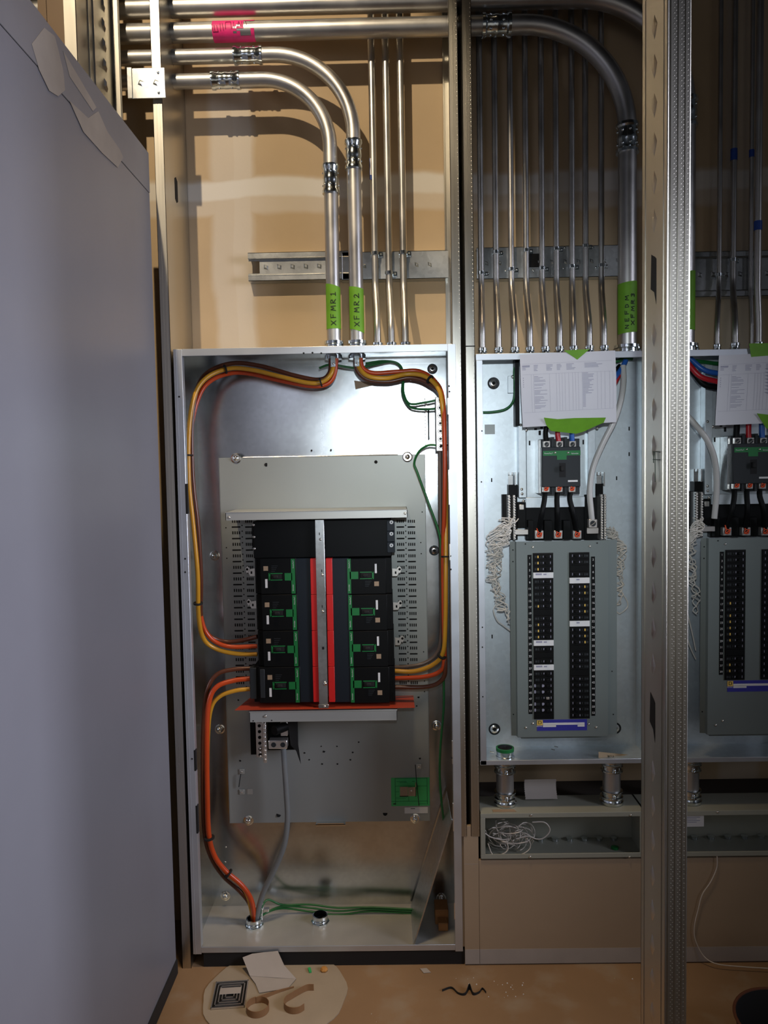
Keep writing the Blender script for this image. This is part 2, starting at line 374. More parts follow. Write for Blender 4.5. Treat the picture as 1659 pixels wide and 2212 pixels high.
# stud of the side wall, behind the grey cabinet
XS = -.165; ya, yb = -.455, -.195
s = empty('wall_stud', (XS, yb, 0), 'galvanised stud with dimpled web rising behind the sloping top of the grey cabinet', 'stud')
mb = MB(); mb.sheet([(XS-.03, ya), (XS, ya), (XS, yb), (XS-.03, yb)], .0014, 0, 3.3)
for y_ in (ya+.08, ya+.115): mb.tube([(XS+.001, y_, 0), (XS+.001, y_, 3.3)], .003, 6)
mb.box(XS, XS+.022, yb-.0015, yb, 0, 3.3); mb.tube([(XS+.022, yb, 0), (XS+.022, yb, 3.3)], .003, 8)
for i in range(22): diamond(mb, (XS+.0006, yb-.065, 2.1+i*.055), (0, .8, .5), (0, -.5, .8), (1, 0, 0), .014, .02, .005)
mb.build('stud_body', 'stud', s)
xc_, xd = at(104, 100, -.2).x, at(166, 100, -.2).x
s = empty('wall_stud', (xc_, -.2, 0), 'metal stud with painted-in brown reflection at the far top left beside the conduit ends', 'stud')
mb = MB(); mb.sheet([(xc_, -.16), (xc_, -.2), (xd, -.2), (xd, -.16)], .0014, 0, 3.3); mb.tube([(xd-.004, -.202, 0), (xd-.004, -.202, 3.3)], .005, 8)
mb.box(xc_-.03, xc_-.002, -.19, -.15, 0, 3.3); mb.build('stud_body', mat('brown_reflection_steel', (.13, .085, .05), .5, .3, .1, 5), s)  # brown base colour stands in for brown wood reflected in the steel
# clip plate
x0, x1, z0, z1 = R4(286, 147, 357, 213, -.262)
s = empty('stud_clip', (x0, -.262, z0), 'small galvanised clip plate with two pressed dimples joining two studs', 'clip')
mb = MB(); mb.box(x0, x1, -.264, -.2625, z0, z1, .001); mb.box(x0-.012, x0, -.268, -.2625, z0, z1)
for f in (.22, .78): pass
for cx_ in (.27, .73):
    c = Vector((x0+(x1-x0)*cx_, -.264, (z0+z1)/2)); diamond(mb, c, (.8, 0, .3), (-.3, 0, .8), (0, -1, 0), .012, .012, .004)
mb.build('clip_plate', 'galv', s)
for cz_ in (.17, .83):
    mb = MB(); mb.dome((x0+(x1-x0)*.8, -.264, z0+(z1-z0)*cz_), .004, .003); mb.build('screw', 'zinc', s)

# ------------------------------------------------------------------ strut rails on the back wall
def rail(pa, pb, ptop, pbot, label, open_lips, notch, pyref=575, mname='galv'):
    x0, x1 = at(pa, pyref, -.04).x, at(pb, pyref, -.04).x; zt = at((pa+pb)/2, ptop, -.04).z; zb = at((pa+pb)/2, pbot, -.04).z
    s = empty('support_rail', (x0, 0, zb), label, 'rail')
    mb = MB(); Yf = -.041
    if open_lips:
        mb.box(x0, x1, Yf, -.001, zt-.0015, zt); mb.box(x0, x1, Yf, -.001, zb, zb+.0015)
        nx = x0+(.035 if notch else 0)
        mb.box(nx, x1, -.034, -.032, zb, zt); zm = (zt+zb)/2; h = (zt-zb)
        if notch: mb.box(x0, nx, -.034, -.032, zm+h*.22, zt); mb.box(x0, nx, -.034, -.032, zb, zm-h*.22)
        for a, b in ((zt-.017, zt), (zb, zb+.017)): mb.box(x0, x1, Yf, Yf+.0014, a, b)
        mb.tube([(x0, Yf, zt-.018), (x1, Yf, zt-.018)], .0022, 6); mb.tube([(x0, Yf, zb+.018), (x1, Yf, zb+.018)], .0022, 6)
        x = nx+.02
        while x < x1: diamond(mb, (x, -.034, zm), (.7, 0, .5), (-.5, 0, .7), (0, -1, 0), .010, .013, .004); x += .042
    else:
        mb.box(x0, x1, Yf, Yf+.0014, zb, zt); mb.box(x0, x1, Yf, -.001, zt-.0015, zt); mb.box(x0, x1, Yf, -.001, zb, zb+.0015)
        zm = (zt+zb)/2; x = x0+.03
        while x < x1-.02: diamond(mb, (x, Yf-.0002, zm), (.7, 0, .5), (-.5, 0, .7), (0, -1, 0), .007, .012, .003); x += .041
        mb.tube([(x0+.002, Yf-.001, zb+.003), (x0+.002, Yf-.001, zt-.003)], .0012, 6)
    mb.build('rail_body', mname, s); return s, x0, x1, zb, zt
rail(536, 757, 544, 605, 'open lipped steel rail end notched at the left, behind the green-taped conduits', True, True)
rail(738, 968, 543, 603, 'flat steel rail behind the three thin conduits of the left bay', False, False)
s, x0, x1, zb, zt = rail(1030, 1352, 532, 600, 'dimpled steel rail crossing behind the nine thin conduits', False, False)
mb = MB(); a, b, c, d = R4(1143, 548, 1165, 577, -.043); mb.box(a, b, -.0432, -.0415, c, d); mb.build('rail_opening', 'hole', s)
mb = MB()
for px, py in ((1086, 545), (1055, 590), (1148, 541), (1152, 585), (1217, 580), (1287, 578), (1220, 535), (1280, 534), (1092, 586)):
    mb.dome(at(px, py, -.0415), .004, .003)
mb.build('screw', 'zinc', s)
rail(1470, 1720, 542, 640, 'dim steel rail behind the thin conduits at the right edge', True, False, 590, 'galv')

# ------------------------------------------------------------------ conduits
def coupling(mb, c, axis, r, L=.085):
    prof = [(r*1.02, -L/2), (r*1.22, -L/2), (r*1.24, -L*.40), (r*1.10, -L*.34), (r*1.08, -L*.10), (r*1.13, -L*.05), (r*1.13, L*.05), (r*1.08, L*.10), (r*1.10, L*.34), (r*1.24, L*.40), (r*1.22, L/2), (r*1.02, L/2)]
    mb.lathe(prof, c, axis, 24)
    ax = Vector(axis).normalized(); c = Vector(c)
    side = Vector((0, -1, 0)); other = ax.cross(side)
    for h in (-L*.22, L*.22):
        for d in (side, (side+other).normalized(), (side-other).normalized(), other, -other):
            mb.dome(c+ax*h+d*r*1.05, r*.17, r*.16, d, 8)
def connector(mb, c, r, h=.03):
    """fitting where a conduit enters the top of a box; c on the box lid"""
    h = h*1.15; mb.lathe([(r*1.4, 0), (r*1.6, .001), (r*1.6, .006), (r*1.35, .008), (r*1.2, .012), (r*1.2, h*.7), (r*1.42, h*.75), (r*1.42, h), (r*1.02, h+.002)], c, (0, 0, 1), 20)
    mb.dome(Vector(c)+Vector((r*1.1, -r*.3, h*.55)), r*.3, r*.35, (1, 0, 0), 8); mb.dome(Vector(c)+Vector((0, -r*1.15, h*.4)), r*.25, r*.25, (0, -1, 0), 8)
def tape(parent, cx, cy, r, za, zb, sa, sb, m='gtape', name='tape'):
    mb = MB(); n = 32; rr = r+.0009; A = []; B_ = []
    for k in range(n):
        t = 2*math.pi*k/n; x = cx+rr*math.sin(t); y = cy-rr*math.cos(t)
        A.append(mb.bm.verts.new((x, y, za+sa*math.sin(t)))); B_.append(mb.bm.verts.new((x, y, zb+sb*math.sin(t))))
    for k in range(n): mb._f([A[k], A[(k+1) % n], B_[(k+1) % n], B_[k]])
    return mb.build(name, m, parent)
GL = {'X': [[(0, 0), (.7, 1)], [(0, 1), (.7, 0)]], 'F': [[(.05, 0), (0, 1), (.6, 1.02)], [(0, .55), (.5, .58)]],
      'M': [[(0, 0), (.1, 1), (.35, .35), (.62, 1), (.75, 0)]], 'R': [[(0, 0), (.03, 1), (.5, .9), (.5, .65), (.03, .5), (.65, 0)]],
      '1': [[(.1, .75), (.32, 1), (.3, 0)], [(0, 0), (.62, .03)]], '2': [[(.05, .75), (.3, 1), (.55, .78), (.45, .5), (0, 0), (.75, .08)]],
      '3': [[(0, .9), (.4, 1), (.5, .75), (.2, .52), (.5, .3), (.35, 0), (0, .08)]], 'N': [[(0, 0), (0, 1), (.5, 0), (.5, 1)]],
      'E': [[(.5, 0), (0, 0), (0, 1), (.5, 1)], [(0, .5), (.4, .5)]], 'D': [[(0, 0), (0, 1), (.4, .8), (.45, .3), (0, 0)]], 'O': [[(.2, 0), (0, .5), (.2, 1), (.45, .5), (.2, 0)]]}
def write_up(parent, txt, cx, cy, r, z0, z1, b0, h, m='ink'):
    mb = MB(); step = (z1-z0)/len(txt); rr = r+.0013
    for i, ch in enumerate(txt):
        for st in GL.get(ch, []):
            P = []
            for (u, v), (u2, v2) in zip(st, st[1:]):
                for k in range(5):
                    f = k/4; uu = u+(u2-u)*f; vv = v+(v2-v)*f; t = (b0+vv*h)/rr
                    P.append((cx-rr*math.sin(t), cy-rr*math.cos(t), z0+i*step+uu*step*.85))
            mb.tube(P, .0013, 5)
    return mb.build('handwriting', m, parent)
TOPL = 1.8555
def big(name_label, pyh, pxv, pyv, r, rad, Y, ztop, cpl_h, cpl_v, tapes=None, pxleft=-60):
    zh = at(600, pyh, Y).z; xv = at(pxv, pyv, Y).x
    e = empty('steel_conduit', (xv, Y, ztop), name_label, 'conduit')
    xl_ = at(pxleft, pyh, Y).x
    pts = fillet([(xl_, Y, zh), (xv, Y, zh), (xv, Y, ztop-.001)], rad, 20)
    mb = MB(); mb.tube(pts, r, 24); mb.build('conduit_tube', 'emt', e)
    for (p, ax) in cpl_h: mb = MB(); coupling(mb, (at(p, pyh, Y).x, Y, zh), (1, 0, 0), r); mb.build('coupling', 'zinc', e)
    for (p, ax) in cpl_v: mb = MB(); coupling(mb, (xv, Y, at(pxv, p, Y).z), (0, 0, 1), r); mb.build('coupling', 'zinc', e)
    mb = MB(); connector(mb, (xv, Y, ztop+.0005), r); mb.build('connector', 'zinc', e)
    return e, xv, zh
YC = -.12
e, xv, zh = big('lowest thick steel conduit, bending down to the green tape marked XFMR 1', 171, 721, 700, .0213, .20, YC, TOPL, [(488, 0)], [(388, 0)])
za, zb = at(721, 618, YC).z, at(721, 712, YC).z; tape(e, xv, YC, .0213, za, zb, -.006, 0); write_up(e, 'XFMR1', xv, YC, .0213, zb+.010, za-.012, -.009, .016)
e, xv, zh = big('thick steel conduit with the outer bend, ending at the tape marked XFMR 2', 118, 771, 700, .0213, .235, YC, TOPL, [(536, 0)], [(335, 0)])
za, zb = at(771, 623, YC).z, at(771, 716, YC).z; tape(e, xv, YC, .0213, za, zb, -.004, -.007); write_up(e, 'XFMR2', xv, YC, .0213, zb+.012, za-.012, -.009, .016)
TOPR = 1.8266; YR = -.165
e, xv, zh = big('thickest steel conduit sweeping from the top left down beside the foreground stud, with pink tape', 66, 1355, 700, .0275, .31, YC, TOPR, [(1072, 0)], [(300, 0)])
za, zb = at(1355, 612, YC).z, at(1355, 721, YC).z; tape(e, xv, YC, .0275, za, zb, .004, .003); write_up(e, 'NEFDM', xv, YC, .0275, zb+.012, za-.035, .004, .011); write_up(e, 'XFMR3', xv, YC, .0275, zb+.022, za-.025, -.014, .011)
# pink tape round the horizontal run
mb = MB(); r = .0275; xa, xb = at(462, 72, YC).x, at(552, 72, YC).x; n = 28; cols = 12; grid = []
for i in range(cols+1):
    x = xa+(xb-xa)*i/cols
    grid.append([mb.bm.verts.new((x, YC-(r+.0009)*math.cos(t), zh+(r+.0009)*math.sin(t))) for t in [2*math.pi*k/n for k in range(n)]])
for i in range(cols):
    for k in range(n):
        lo = k in (21, 22, 23, 24, 25)
        if (i in (6, 7) and k in (25, 26, 0, 27) and (i+k) % 2) or (i in (9, 10, 11) and k in (0, 1, 2, 27)) or (i in (8, 9, 10) and k in (24, 25, 26)): continue
        mb._f([grid[i][k], grid[i+1][k], grid[i+1][(k+1) % n], grid[i][(k+1) % n]])
pt = mb.build('pink_tape', 'ptape', e); tag(pt, 'torn hot pink tape')
mb = MB(); ST = [[(.0, .7), (.03, .1), (.15, .12), (.12, .6)], [(.07, .1), (.06, .6)], [(.2, .75), (.21, .15)], [(.25, .8), (.28, .2)], [(.33, .3), (.33, .9), (.45, .9), (.47, .3)], [(.52, .9), (.53, .35)], [(.62, .4), (.64, .95), (.69, .5)], [(.71, .95), (.72, .45)], [(.8, .95), (.83, .6)]]
for st in ST:
    P = []
    for (u, v), (u2, v2) in zip(st, st[1:]):
        for k in range(5):
            f = k/4; t = (-.6+(v+(v2-v)*f)*1.2); P.append((xa+(xb-xa)*(u+(u2-u)*f), YC-(r+.0014)*math.cos(t), zh+(r+.0014)*math.sin(t)))
    mb.tube(P, .0009, 5)
mb.build('handwriting', 'inkp', e)
e, xv, zh = big('thick steel conduit along the top edge, dropping behind the foreground stud at the right', 12, 1480, 700, .0275, .32, YC, TOPR, [], [(245, 0)])
za, zb = at(1480, 590, YC).z, at(1480, 715, YC).z; tape(e, xv, YC, .0275, za, zb, .004, 0)

ORD = ['first', 'second', 'third', 'fourth', 'fifth', 'sixth', 'seventh', 'eighth', 'ninth']
def thin(label, p600, pbot, Yw, Yb, ztop, r, strap_py, group, kink=True, sticker=None):
    x0 = at(p600, 620, Yw).x; x1 = at(pbot, 750, Yb).x; zk = at(p600, 622, Yw).z; zk2 = at(pbot, 700, Yb).z
    e = empty('thin_conduit', (x1, Yb, ztop), label, 'conduit', group)
    pts = fillet([(x0, Yw, 3.25), (x0, Yw, zk), (x1, Yb, zk2), (x1, Yb, ztop-.001)], .09, 8)
    mb = MB(); mb.tube(pts, r, 14); mb.build('conduit_tube', 'emt', e)
    mb = MB(); connector(mb, (x1, Yb, ztop+.0005), r*1.05, .024); mb.build('connector', 'zinc', e)
    if strap_py:
        z = at(p600, strap_py, Yw).z; mb = MB(); mb.lathe([(r*1.02, -.005), (r*1.25, -.005), (r*1.25, .005), (r*1.02, .005)], (x0, Yw, z), (0, 0, 1), 16)
        mb.box(x0+r, x0+r+.014, -.0445, -.0425, z-.007, z+.007); mb.dome((x0+r+.008, -.0445, z), .0035, .004); mb.build('strap', 'zinc', e)
    if sticker:
        za, zb, mm = sticker
        A, B_ = at(p600, za, Yw).z, at(p600, zb, Yw).z
        tape(e, x0, Yw, r, A, B_, 0, 0, mm, 'sticker')
    return e
for i, (a, b, sp, lab) in enumerate(((811, 816, 548, 'thin conduit of the left bay nearest the taped thick conduits, with a small blue sticker'), (841, 846, 590, 'middle one of the three thin conduits in the left bay'), (872, 876, 546, 'thin conduit of the left bay nearest the middle studs'))):
    e = thin(lab, a, b, -.055, YC, TOPL, .0108, sp, 'three thin conduits in the left bay')
    if i == 0:
        mb = MB(); x = at(799, 365, -.066).x; q0, q1 = at(800, 342, -.066).z, at(800, 388, -.066).z
        mb.box(x-.001, x+.005, -.067, -.0655, q1+.012, q0); mb.mi = 1; mb.box(x-.001, x+.005, -.0672, -.0655, q1, q1+.014); mb.box(x-.0012, x+.0005, -.0672, -.0655, q1, q0); mb.build('sticker', ['white', 'bluet'], e)
tops = [1040, 1072, 1105, 1137, 1171, 1202, 1236, 1265, 1299]; bots = [1042, 1077, 1112, 1144.6, 1178, 1208.6, 1239, 1273, 1304.7]
for i in range(9):
    where = 'leftmost' if i == 0 else ('rightmost' if i == 8 else ORD[i]+' from the left')
    thin(where+' of the nine thin conduits above the middle panelboard', tops[i], bots[i], -.055, YR, TOPR, .0092, [590, 545, 582, 541, 580, 538, 576, 532, 574][i], 'nine thin conduits above the middle panelboard')
thin('thin conduit bending sideways nearest the right side of the foreground stud', 1553, 1549, -.055, YR+.02, TOPR, .0075, 594, 'thin conduits at the right edge')
thin('thin conduit with blue band, second right of the foreground stud', 1583, 1588, -.055, YR, TOPR, .0092, 562, 'thin conduits at the right edge', sticker=(322, 347, 'bluet'))
thin('dim brownish thin conduit with blue band beside the brightest one', 1621, 1623, -.045, -.06, TOPR, .0070, None, 'thin conduits at the right edge', sticker=(324, 340, 'bluet'))
thin('brightest straight thin conduit close to the right picture edge', 1636, 1638, YR, YR, TOPR, .0105, None, 'thin conduits at the right edge', sticker=(478, 498, 'bluet'))

# ------------------------------------------------------------------ common bits
def screw(parent, p, r=.004, axis=(0, -1, 0), name='screw', m='screw'):
    mb = MB(); mb.lathe([(r*1.15, 0), (r, .001)], p, axis, 12); mb.dome(Vector(p)+Vector(axis)*.001, r*.9, r*.6, axis, 12); return mb.build(name, m, parent)
def ringhole(parent, p, r, name='mounting_hole'):
    mb = MB(); mb.mi = 1; mb.lathe([(r, 0), (r, .001), (r*.8, .0015), (r*.72, .0008)], p, (0, -1, 0), 24)
    mb.mi = 0; mb.lathe([(r*.72, .0006), (r*.5, .0025), (r*.3, .003)], p, (0, -1, 0), 24); mb.mi = 2; mb.lathe([(r*.3, .003), (r*.28, .0034), (r*.05, .0034)], p, (0, -1, 0), 16)
    return mb.build(name, ['screw', 'dark', 'hole'], parent)
def cable(label, seq, r, m, ties=(), name='power_cable', cat='cable', group=None, n=12):
    P = spline(pxs(seq), 6)
    if ties:
        e = empty(name, P[-1], label, cat, group); mb = MB(); mb.tube(P, r, n); mb.build('insulation', m, e)
        for f in ties:
            i = int(f*(len(P)-2)); mb = MB(); d = (P[i+1]-P[i]).normalized(); mb.lathe([(r*1.9, -.0022), (r*2.1, -.0022), (r*2.1, .0022), (r*1.9, .0022)], P[i], d, 14); mb.build('cable_tie', 'black2', e)
        return e
    mb = MB(); mb.tube(P, r, n); return tag(mb.build(name, m), label, cat, group)

# ------------------------------------------------------------------ large open panelboard
WL = .813; ZB = .053
pb = empty('distribution_panelboard', (WL/2, FRONT, ZB), 'large open galvanised panelboard with red striped breaker stack in the left bay', 'panelboard')
t = .0016; YBK = -.012
mb = MB()
mb.box(0, WL, YBK-t, YBK, ZB, TOPL); mb.box(0, t, FRONT, YBK, ZB, TOPL); mb.box(WL-t, WL, FRONT, YBK, ZB, TOPL); mb.box(0, WL, FRONT, YBK, TOPL-t, TOPL)
xm = at(693, 880, YBK-t).x; zp = at(700, 985, YBK).z
mb.box(xm-.0015, xm+.0005, YBK-t-.001, YBK-t, zp, TOPL-.03); mb.box(xm+.006, xm+.007, YBK-t-.001, YBK-t, zp, TOPL-.03); mb.box(.03, WL-.03, YBK-t-.003, YBK-t, TOPL-.022, TOPL-.0195)
mb.build('enclosure', 'box', pb)
mb = MB(); mb.box(t, WL-t, FRONT, YBK, ZB, ZB+t); mb.build('enclosure_floor', 'floorplate', pb)
fl = .024
for nm, (a, b, c, d) in (('flange_left', (-.001, fl, ZB-.008, TOPL)), ('flange_right', (WL-fl+.002, WL+.001, ZB-.008, TOPL)), ('flange_top', (fl, WL-fl+.002, TOPL-.020, TOPL+.0005)), ('flange_bottom', (fl, WL-fl+.002, ZB-.004, ZB+.014))):
    mb = MB(); mb.box(a, b, FRONT-.0025, FRONT, c, d, .0008)
    if nm in ('flange_left', 'flange_right'):
        xx = b if nm == 'flange_left' else a; s_ = 1 if nm == 'flange_left' else -1
        mb.box(xx-s_*.0015, xx, FRONT, FRONT+.02, c+.02, d-.02)
        if nm == 'flange_left': mb.box(a+.0075, a+.0085, FRONT-.0032, FRONT-.002, c, d)
    mb.build('front_flange', 'flange', pb)
mb = MB()
for px, py in ((656, 763), (675, 762), (694, 763), (970, 834), (971, 846), (387, 857), (400, 1207), (400, 1236), (973, 1201), (974, 1230), (415, 1639), (976, 1637)):
    mb.cyl(at(px, py, FRONT-.0024), at(px, py, FRONT-.0032), .0028 if px < 960 else .0026, 10)
mb.build('screw_holes', 'hole', pb)
mb = MB(); mb.mi = 0
for x_, za, zb in ((fl+.0008, 1045, 1110), (fl+.0008, 1740, 1800), (fl+.0008, 1620, 1665)):
    mb.box(x_-.004, x_+.0012, FRONT-.0028, FRONT+.012, at(405, zb, FRONT).z, at(405, za, FRONT).z); mb.build('edge_slot', 'hole', pb); mb = MB()
mb = MB()
for za, zb in ((860, 895), (1015, 1090), (1175, 1210), (1600, 1650), (1735, 1795), (1950, 1985)):
    xx = WL-fl+.0015; mb.box(xx-.0016, xx+.0012, FRONT-.0032, FRONT+.004, at(965, zb, FRONT).z, at(965, za, FRONT).z); mb.build('edge_tab', 'alu', pb); mb = MB()
# black base below
mb = MB(); mb.box(.028, WL+.006, FRONT+.006, -.03, .0005, ZB-.0085); mb.build('plinth', 'rubber', pb)
# back pan
YP = -.045
xa, xb, za, zb = R4(484, 985, 924, 1776, YP)
mb = MB(); mb.box(xa, xb, YP, YP+.002, za, zb, .0008); mb.box(xa, xa+.0015, YP, YBK-.002, za, zb); mb.box(xb-.0015, xb, YP, YBK-.002, za, zb)
mb.build('back_pan', 'pan', pb)
mb = MB(); z_ = at(700, 984, YP).z
mb.tube([(at(525, 990, YP).x, YP, zb), (at(860, 985, YP).x, YP, zb)], .0018, 8); mb.build('pan_edge', 'screw', pb)
for px, py in ((510, 990), (880, 987), (464, 1200), (537, 1772), (897, 1768), (475, 1575), (487, 1935), (953, 1940), (943, 1567)): 
    Yq = YP if px in (510, 880, 537, 897) else YBK-t
    q = at(px, py, Yq-.0002); w_ = MB(); w_.lathe([(.0165, 0), (.0165, .001), (.013, .002), (.012, .001), (.0085, .001), (.0085, .006)], q, (0, -1, 0), 24); w_.dome(q+Vector((0, -.006, 0)), .0085, .006); w_.build('mounting_bolt', 'screw', pb)
for px, py in ((934, 797), (938, 1189)): ringhole(pb, at(px, py, YBK-t-.0005), .0165)
mb = MB()
for px, py, r in ((575, 1004, .006), (812, 998, .0055), (602, 1760, .0075), (832, 1757, .0075), (519, 1643, .0035), (907, 1638, .0035), (715, 972, .003), (673, 973, .003), (904, 1506, .0035), (900, 1525, .0025), (515, 1512, .003), (700, 1623, .004), (658, 1626, .003), (668, 1641, .0025), (728, 1612, .0025), (762, 1625, .003), (757, 1641, .003), (775, 1603, .0025), (694, 1612, .002), (696, 1650, .003), (729, 1650, .003), (508, 1106, .0018), (488, 1140, .002), (489, 1183, .002), (490, 1206, .002), (912, 1106, .002), (909, 1172, .002), (910, 1196, .002), (915, 1408, .002), (916, 1430, .002), (917, 1471, .002), (917, 1494, .002)):
    mb.cyl(at(px, py, YP+.0005), at(px, py, YP-.0006), r, 12)
mb.build('pan_holes', 'hole', pb)
# ventilation slots left and right
mb = MB()
for g0, g1, sgn in ((500, 519, 1), (529, 545, 1), (856, 873, 1), (880, 897, 1)):
    if g0 == 856: mb.build('vent_slots', 'hole', pb); mb = MB()
    y = 1126; k = 0
    while y < 1490:
        dx = .0275*(y-1126) if g0 < 600 else .018*(y-1126)
        if k % 2 == 0:
            for j in range(4):
                c = g0+dx+(g1-g0)*(j+.5)/4; a, b, c0, c1 = R4(c-1.25, y-3.2, c+1.25, y+3.2, YP); mb.box(a, b, YP-.0006, YP+.001, c0, c1)
        else:
            a, b, c0, c1 = R4(g0+dx, y-1.7, g1+dx, y+1.7, YP); mb.box(a, b, YP-.0006, YP+.001, c0, c1, .0008)
        y += 12.45; k += 1
for g in (522.5, 876):
    y = 1135
    while y < 1490:
        dx = .0275*(y-1126) if g < 600 else .018*(y-1126); mb.cyl(at(g+dx, y, YP+.0005), at(g+dx, y, YP-.0006), .0022, 8); y += 12.45
mb.build('vent_slots', 'hole', pb)
# shroud shelf above the breakers
YS = -.20; xa, xb, za, zb = R4(487, 1103, 880, 1121, YS)
mb = MB(); mb.box(xa, xb, YS, YP-.002, zb-.0015, zb); mb.box(xa, xb, YS, YS+.0015, za, zb); mb.box(xa, xa+.0015, YS, YP-.002, za, zb); mb.box(xb-.0015, xb, YS, YP-.002, za, zb)
mb.tube([(xa, YS, zb-.001), (xb, YS, zb-.001)], .0017, 8); mb.build('upper_shroud', 'shroud', pb)
for px, py in ((495, 1118), (875, 1109)): screw(pb, at(px, py, YS-.0002), .004)
# breaker stack
YK = -.155
def pr(a, b, c, d, Y, dep, m, name, parent, bev=.001):
    x0, x1, z0, z1 = R4(a, b, c, d, Y); mb = MB(); mb.box(x0, x1, Y, Y+dep, z0, z1, bev); return mb.build(name, m, parent)
mb = MB()
a, b, c, d = R4(547, 1124, 846, 1204, YK+.006); mb.box(a, b, YK+.006, YP-.0005, c, d, .002)
for zz in (1150, 1177): x_ = at(545, zz, YK).x; mb.box(a-.004, a+.01, YK+.008, YP-.001, at(545, zz+8, YK).z, at(545, zz-14, YK).z)
mb.build('blank_cover', 'black', pb)
a, b, c, d = R4(836, 1124, 853, 1194, YK+.003)
mb = MB(); h = (d-c)/3
for i in range(3): mb.box(a, b, YK+.003, YK+.03, c+h*i+.0006, c+h*(i+1)-.0006, .001)
blk = mb.build('terminal_block', 'navy', pb)
for i, py in enumerate((1128, 1153, 1178)):
    mb = MB(); p = at(845.5, py, YK+.002); mb.lathe([(.0058, 0), (.0058, .0012), (.0035, .0014)], p, (0, -1, 0), 14); mb.mi = 1; mb.box(p.x-.0015, p.x+.0015, p.y-.002, p.y-.0013, p.z-.002, p.z+.002); mb.build('terminal_cap', ['white', 'ink'], blk)
for i, py in enumerate((1134, 1160, 1185)): screw(pb, at(548+i, py, YK+.004), .0035)
# fillers beside the red strips
pr(641, 1206, 677, 1517, YK+.002, .1, 'navy', 'bus_cover', pb); pr(716, 1206, 756, 1517, YK+.002, .1, 'navy', 'bus_cover', pb)
for a, c in ((673.5, 690), (707, 720.5)):
    x0, x1, z0, z1 = R4(a, 1206, c, 1517, YK-.006); mb = MB(); n_ = 4; h = (z1-z0)/n_
    for i in range(n_): mb.box(x0, x1, YK-.006, YK+.02, z0+h*i+.0004, z0+h*(i+1)-.0004, .0008)
    for i in range(2*n_): mb.box(x0+.003, x0+.009, YK-.0068, YK-.006, z0+h*.5*i+h*.1, z0+h*.5*i+h*.1+.001)
    tag(mb.build('bus_guard', 'red', pb), 'long red plastic guard strip')
x0, x1, z0, z1 = R4(685, 1123, 704, 1530, YK-.012)
mb = MB(); mb.box(x0, x1, YK-.012, YK-.0105, z0+.01, z1, .0006); mb.box(x0-.002, x1+.002, YK-.013, YK-.0105, z0, z0+.012, .0006)
mb.box(x0+.003, x1-.003, YK-.0135, YK-.012, z1-.075, z1-.005); mb.build('centre_strap', 'galv', pb)
for px, py in ((692, 1165), (696, 1242), (697, 1321), (702, 1477), (701, 1526)): screw(pb, at(px, py, YK-.0125), .0062 if py == 1477 else .0042)
mb = MB()
for px, py in ((690, 1153), (695, 1233), (696, 1310), (698, 1400)): p = at(px, py, YK-.0125); mb.box(p.x-.0012-(.002 if py == 1400 else 0), p.x+.0012+(.002 if py == 1400 else 0), p.y-.0012, p.y, p.z-.004, p.z+.004)
mb.build('strap_slots', 'hole', pb)
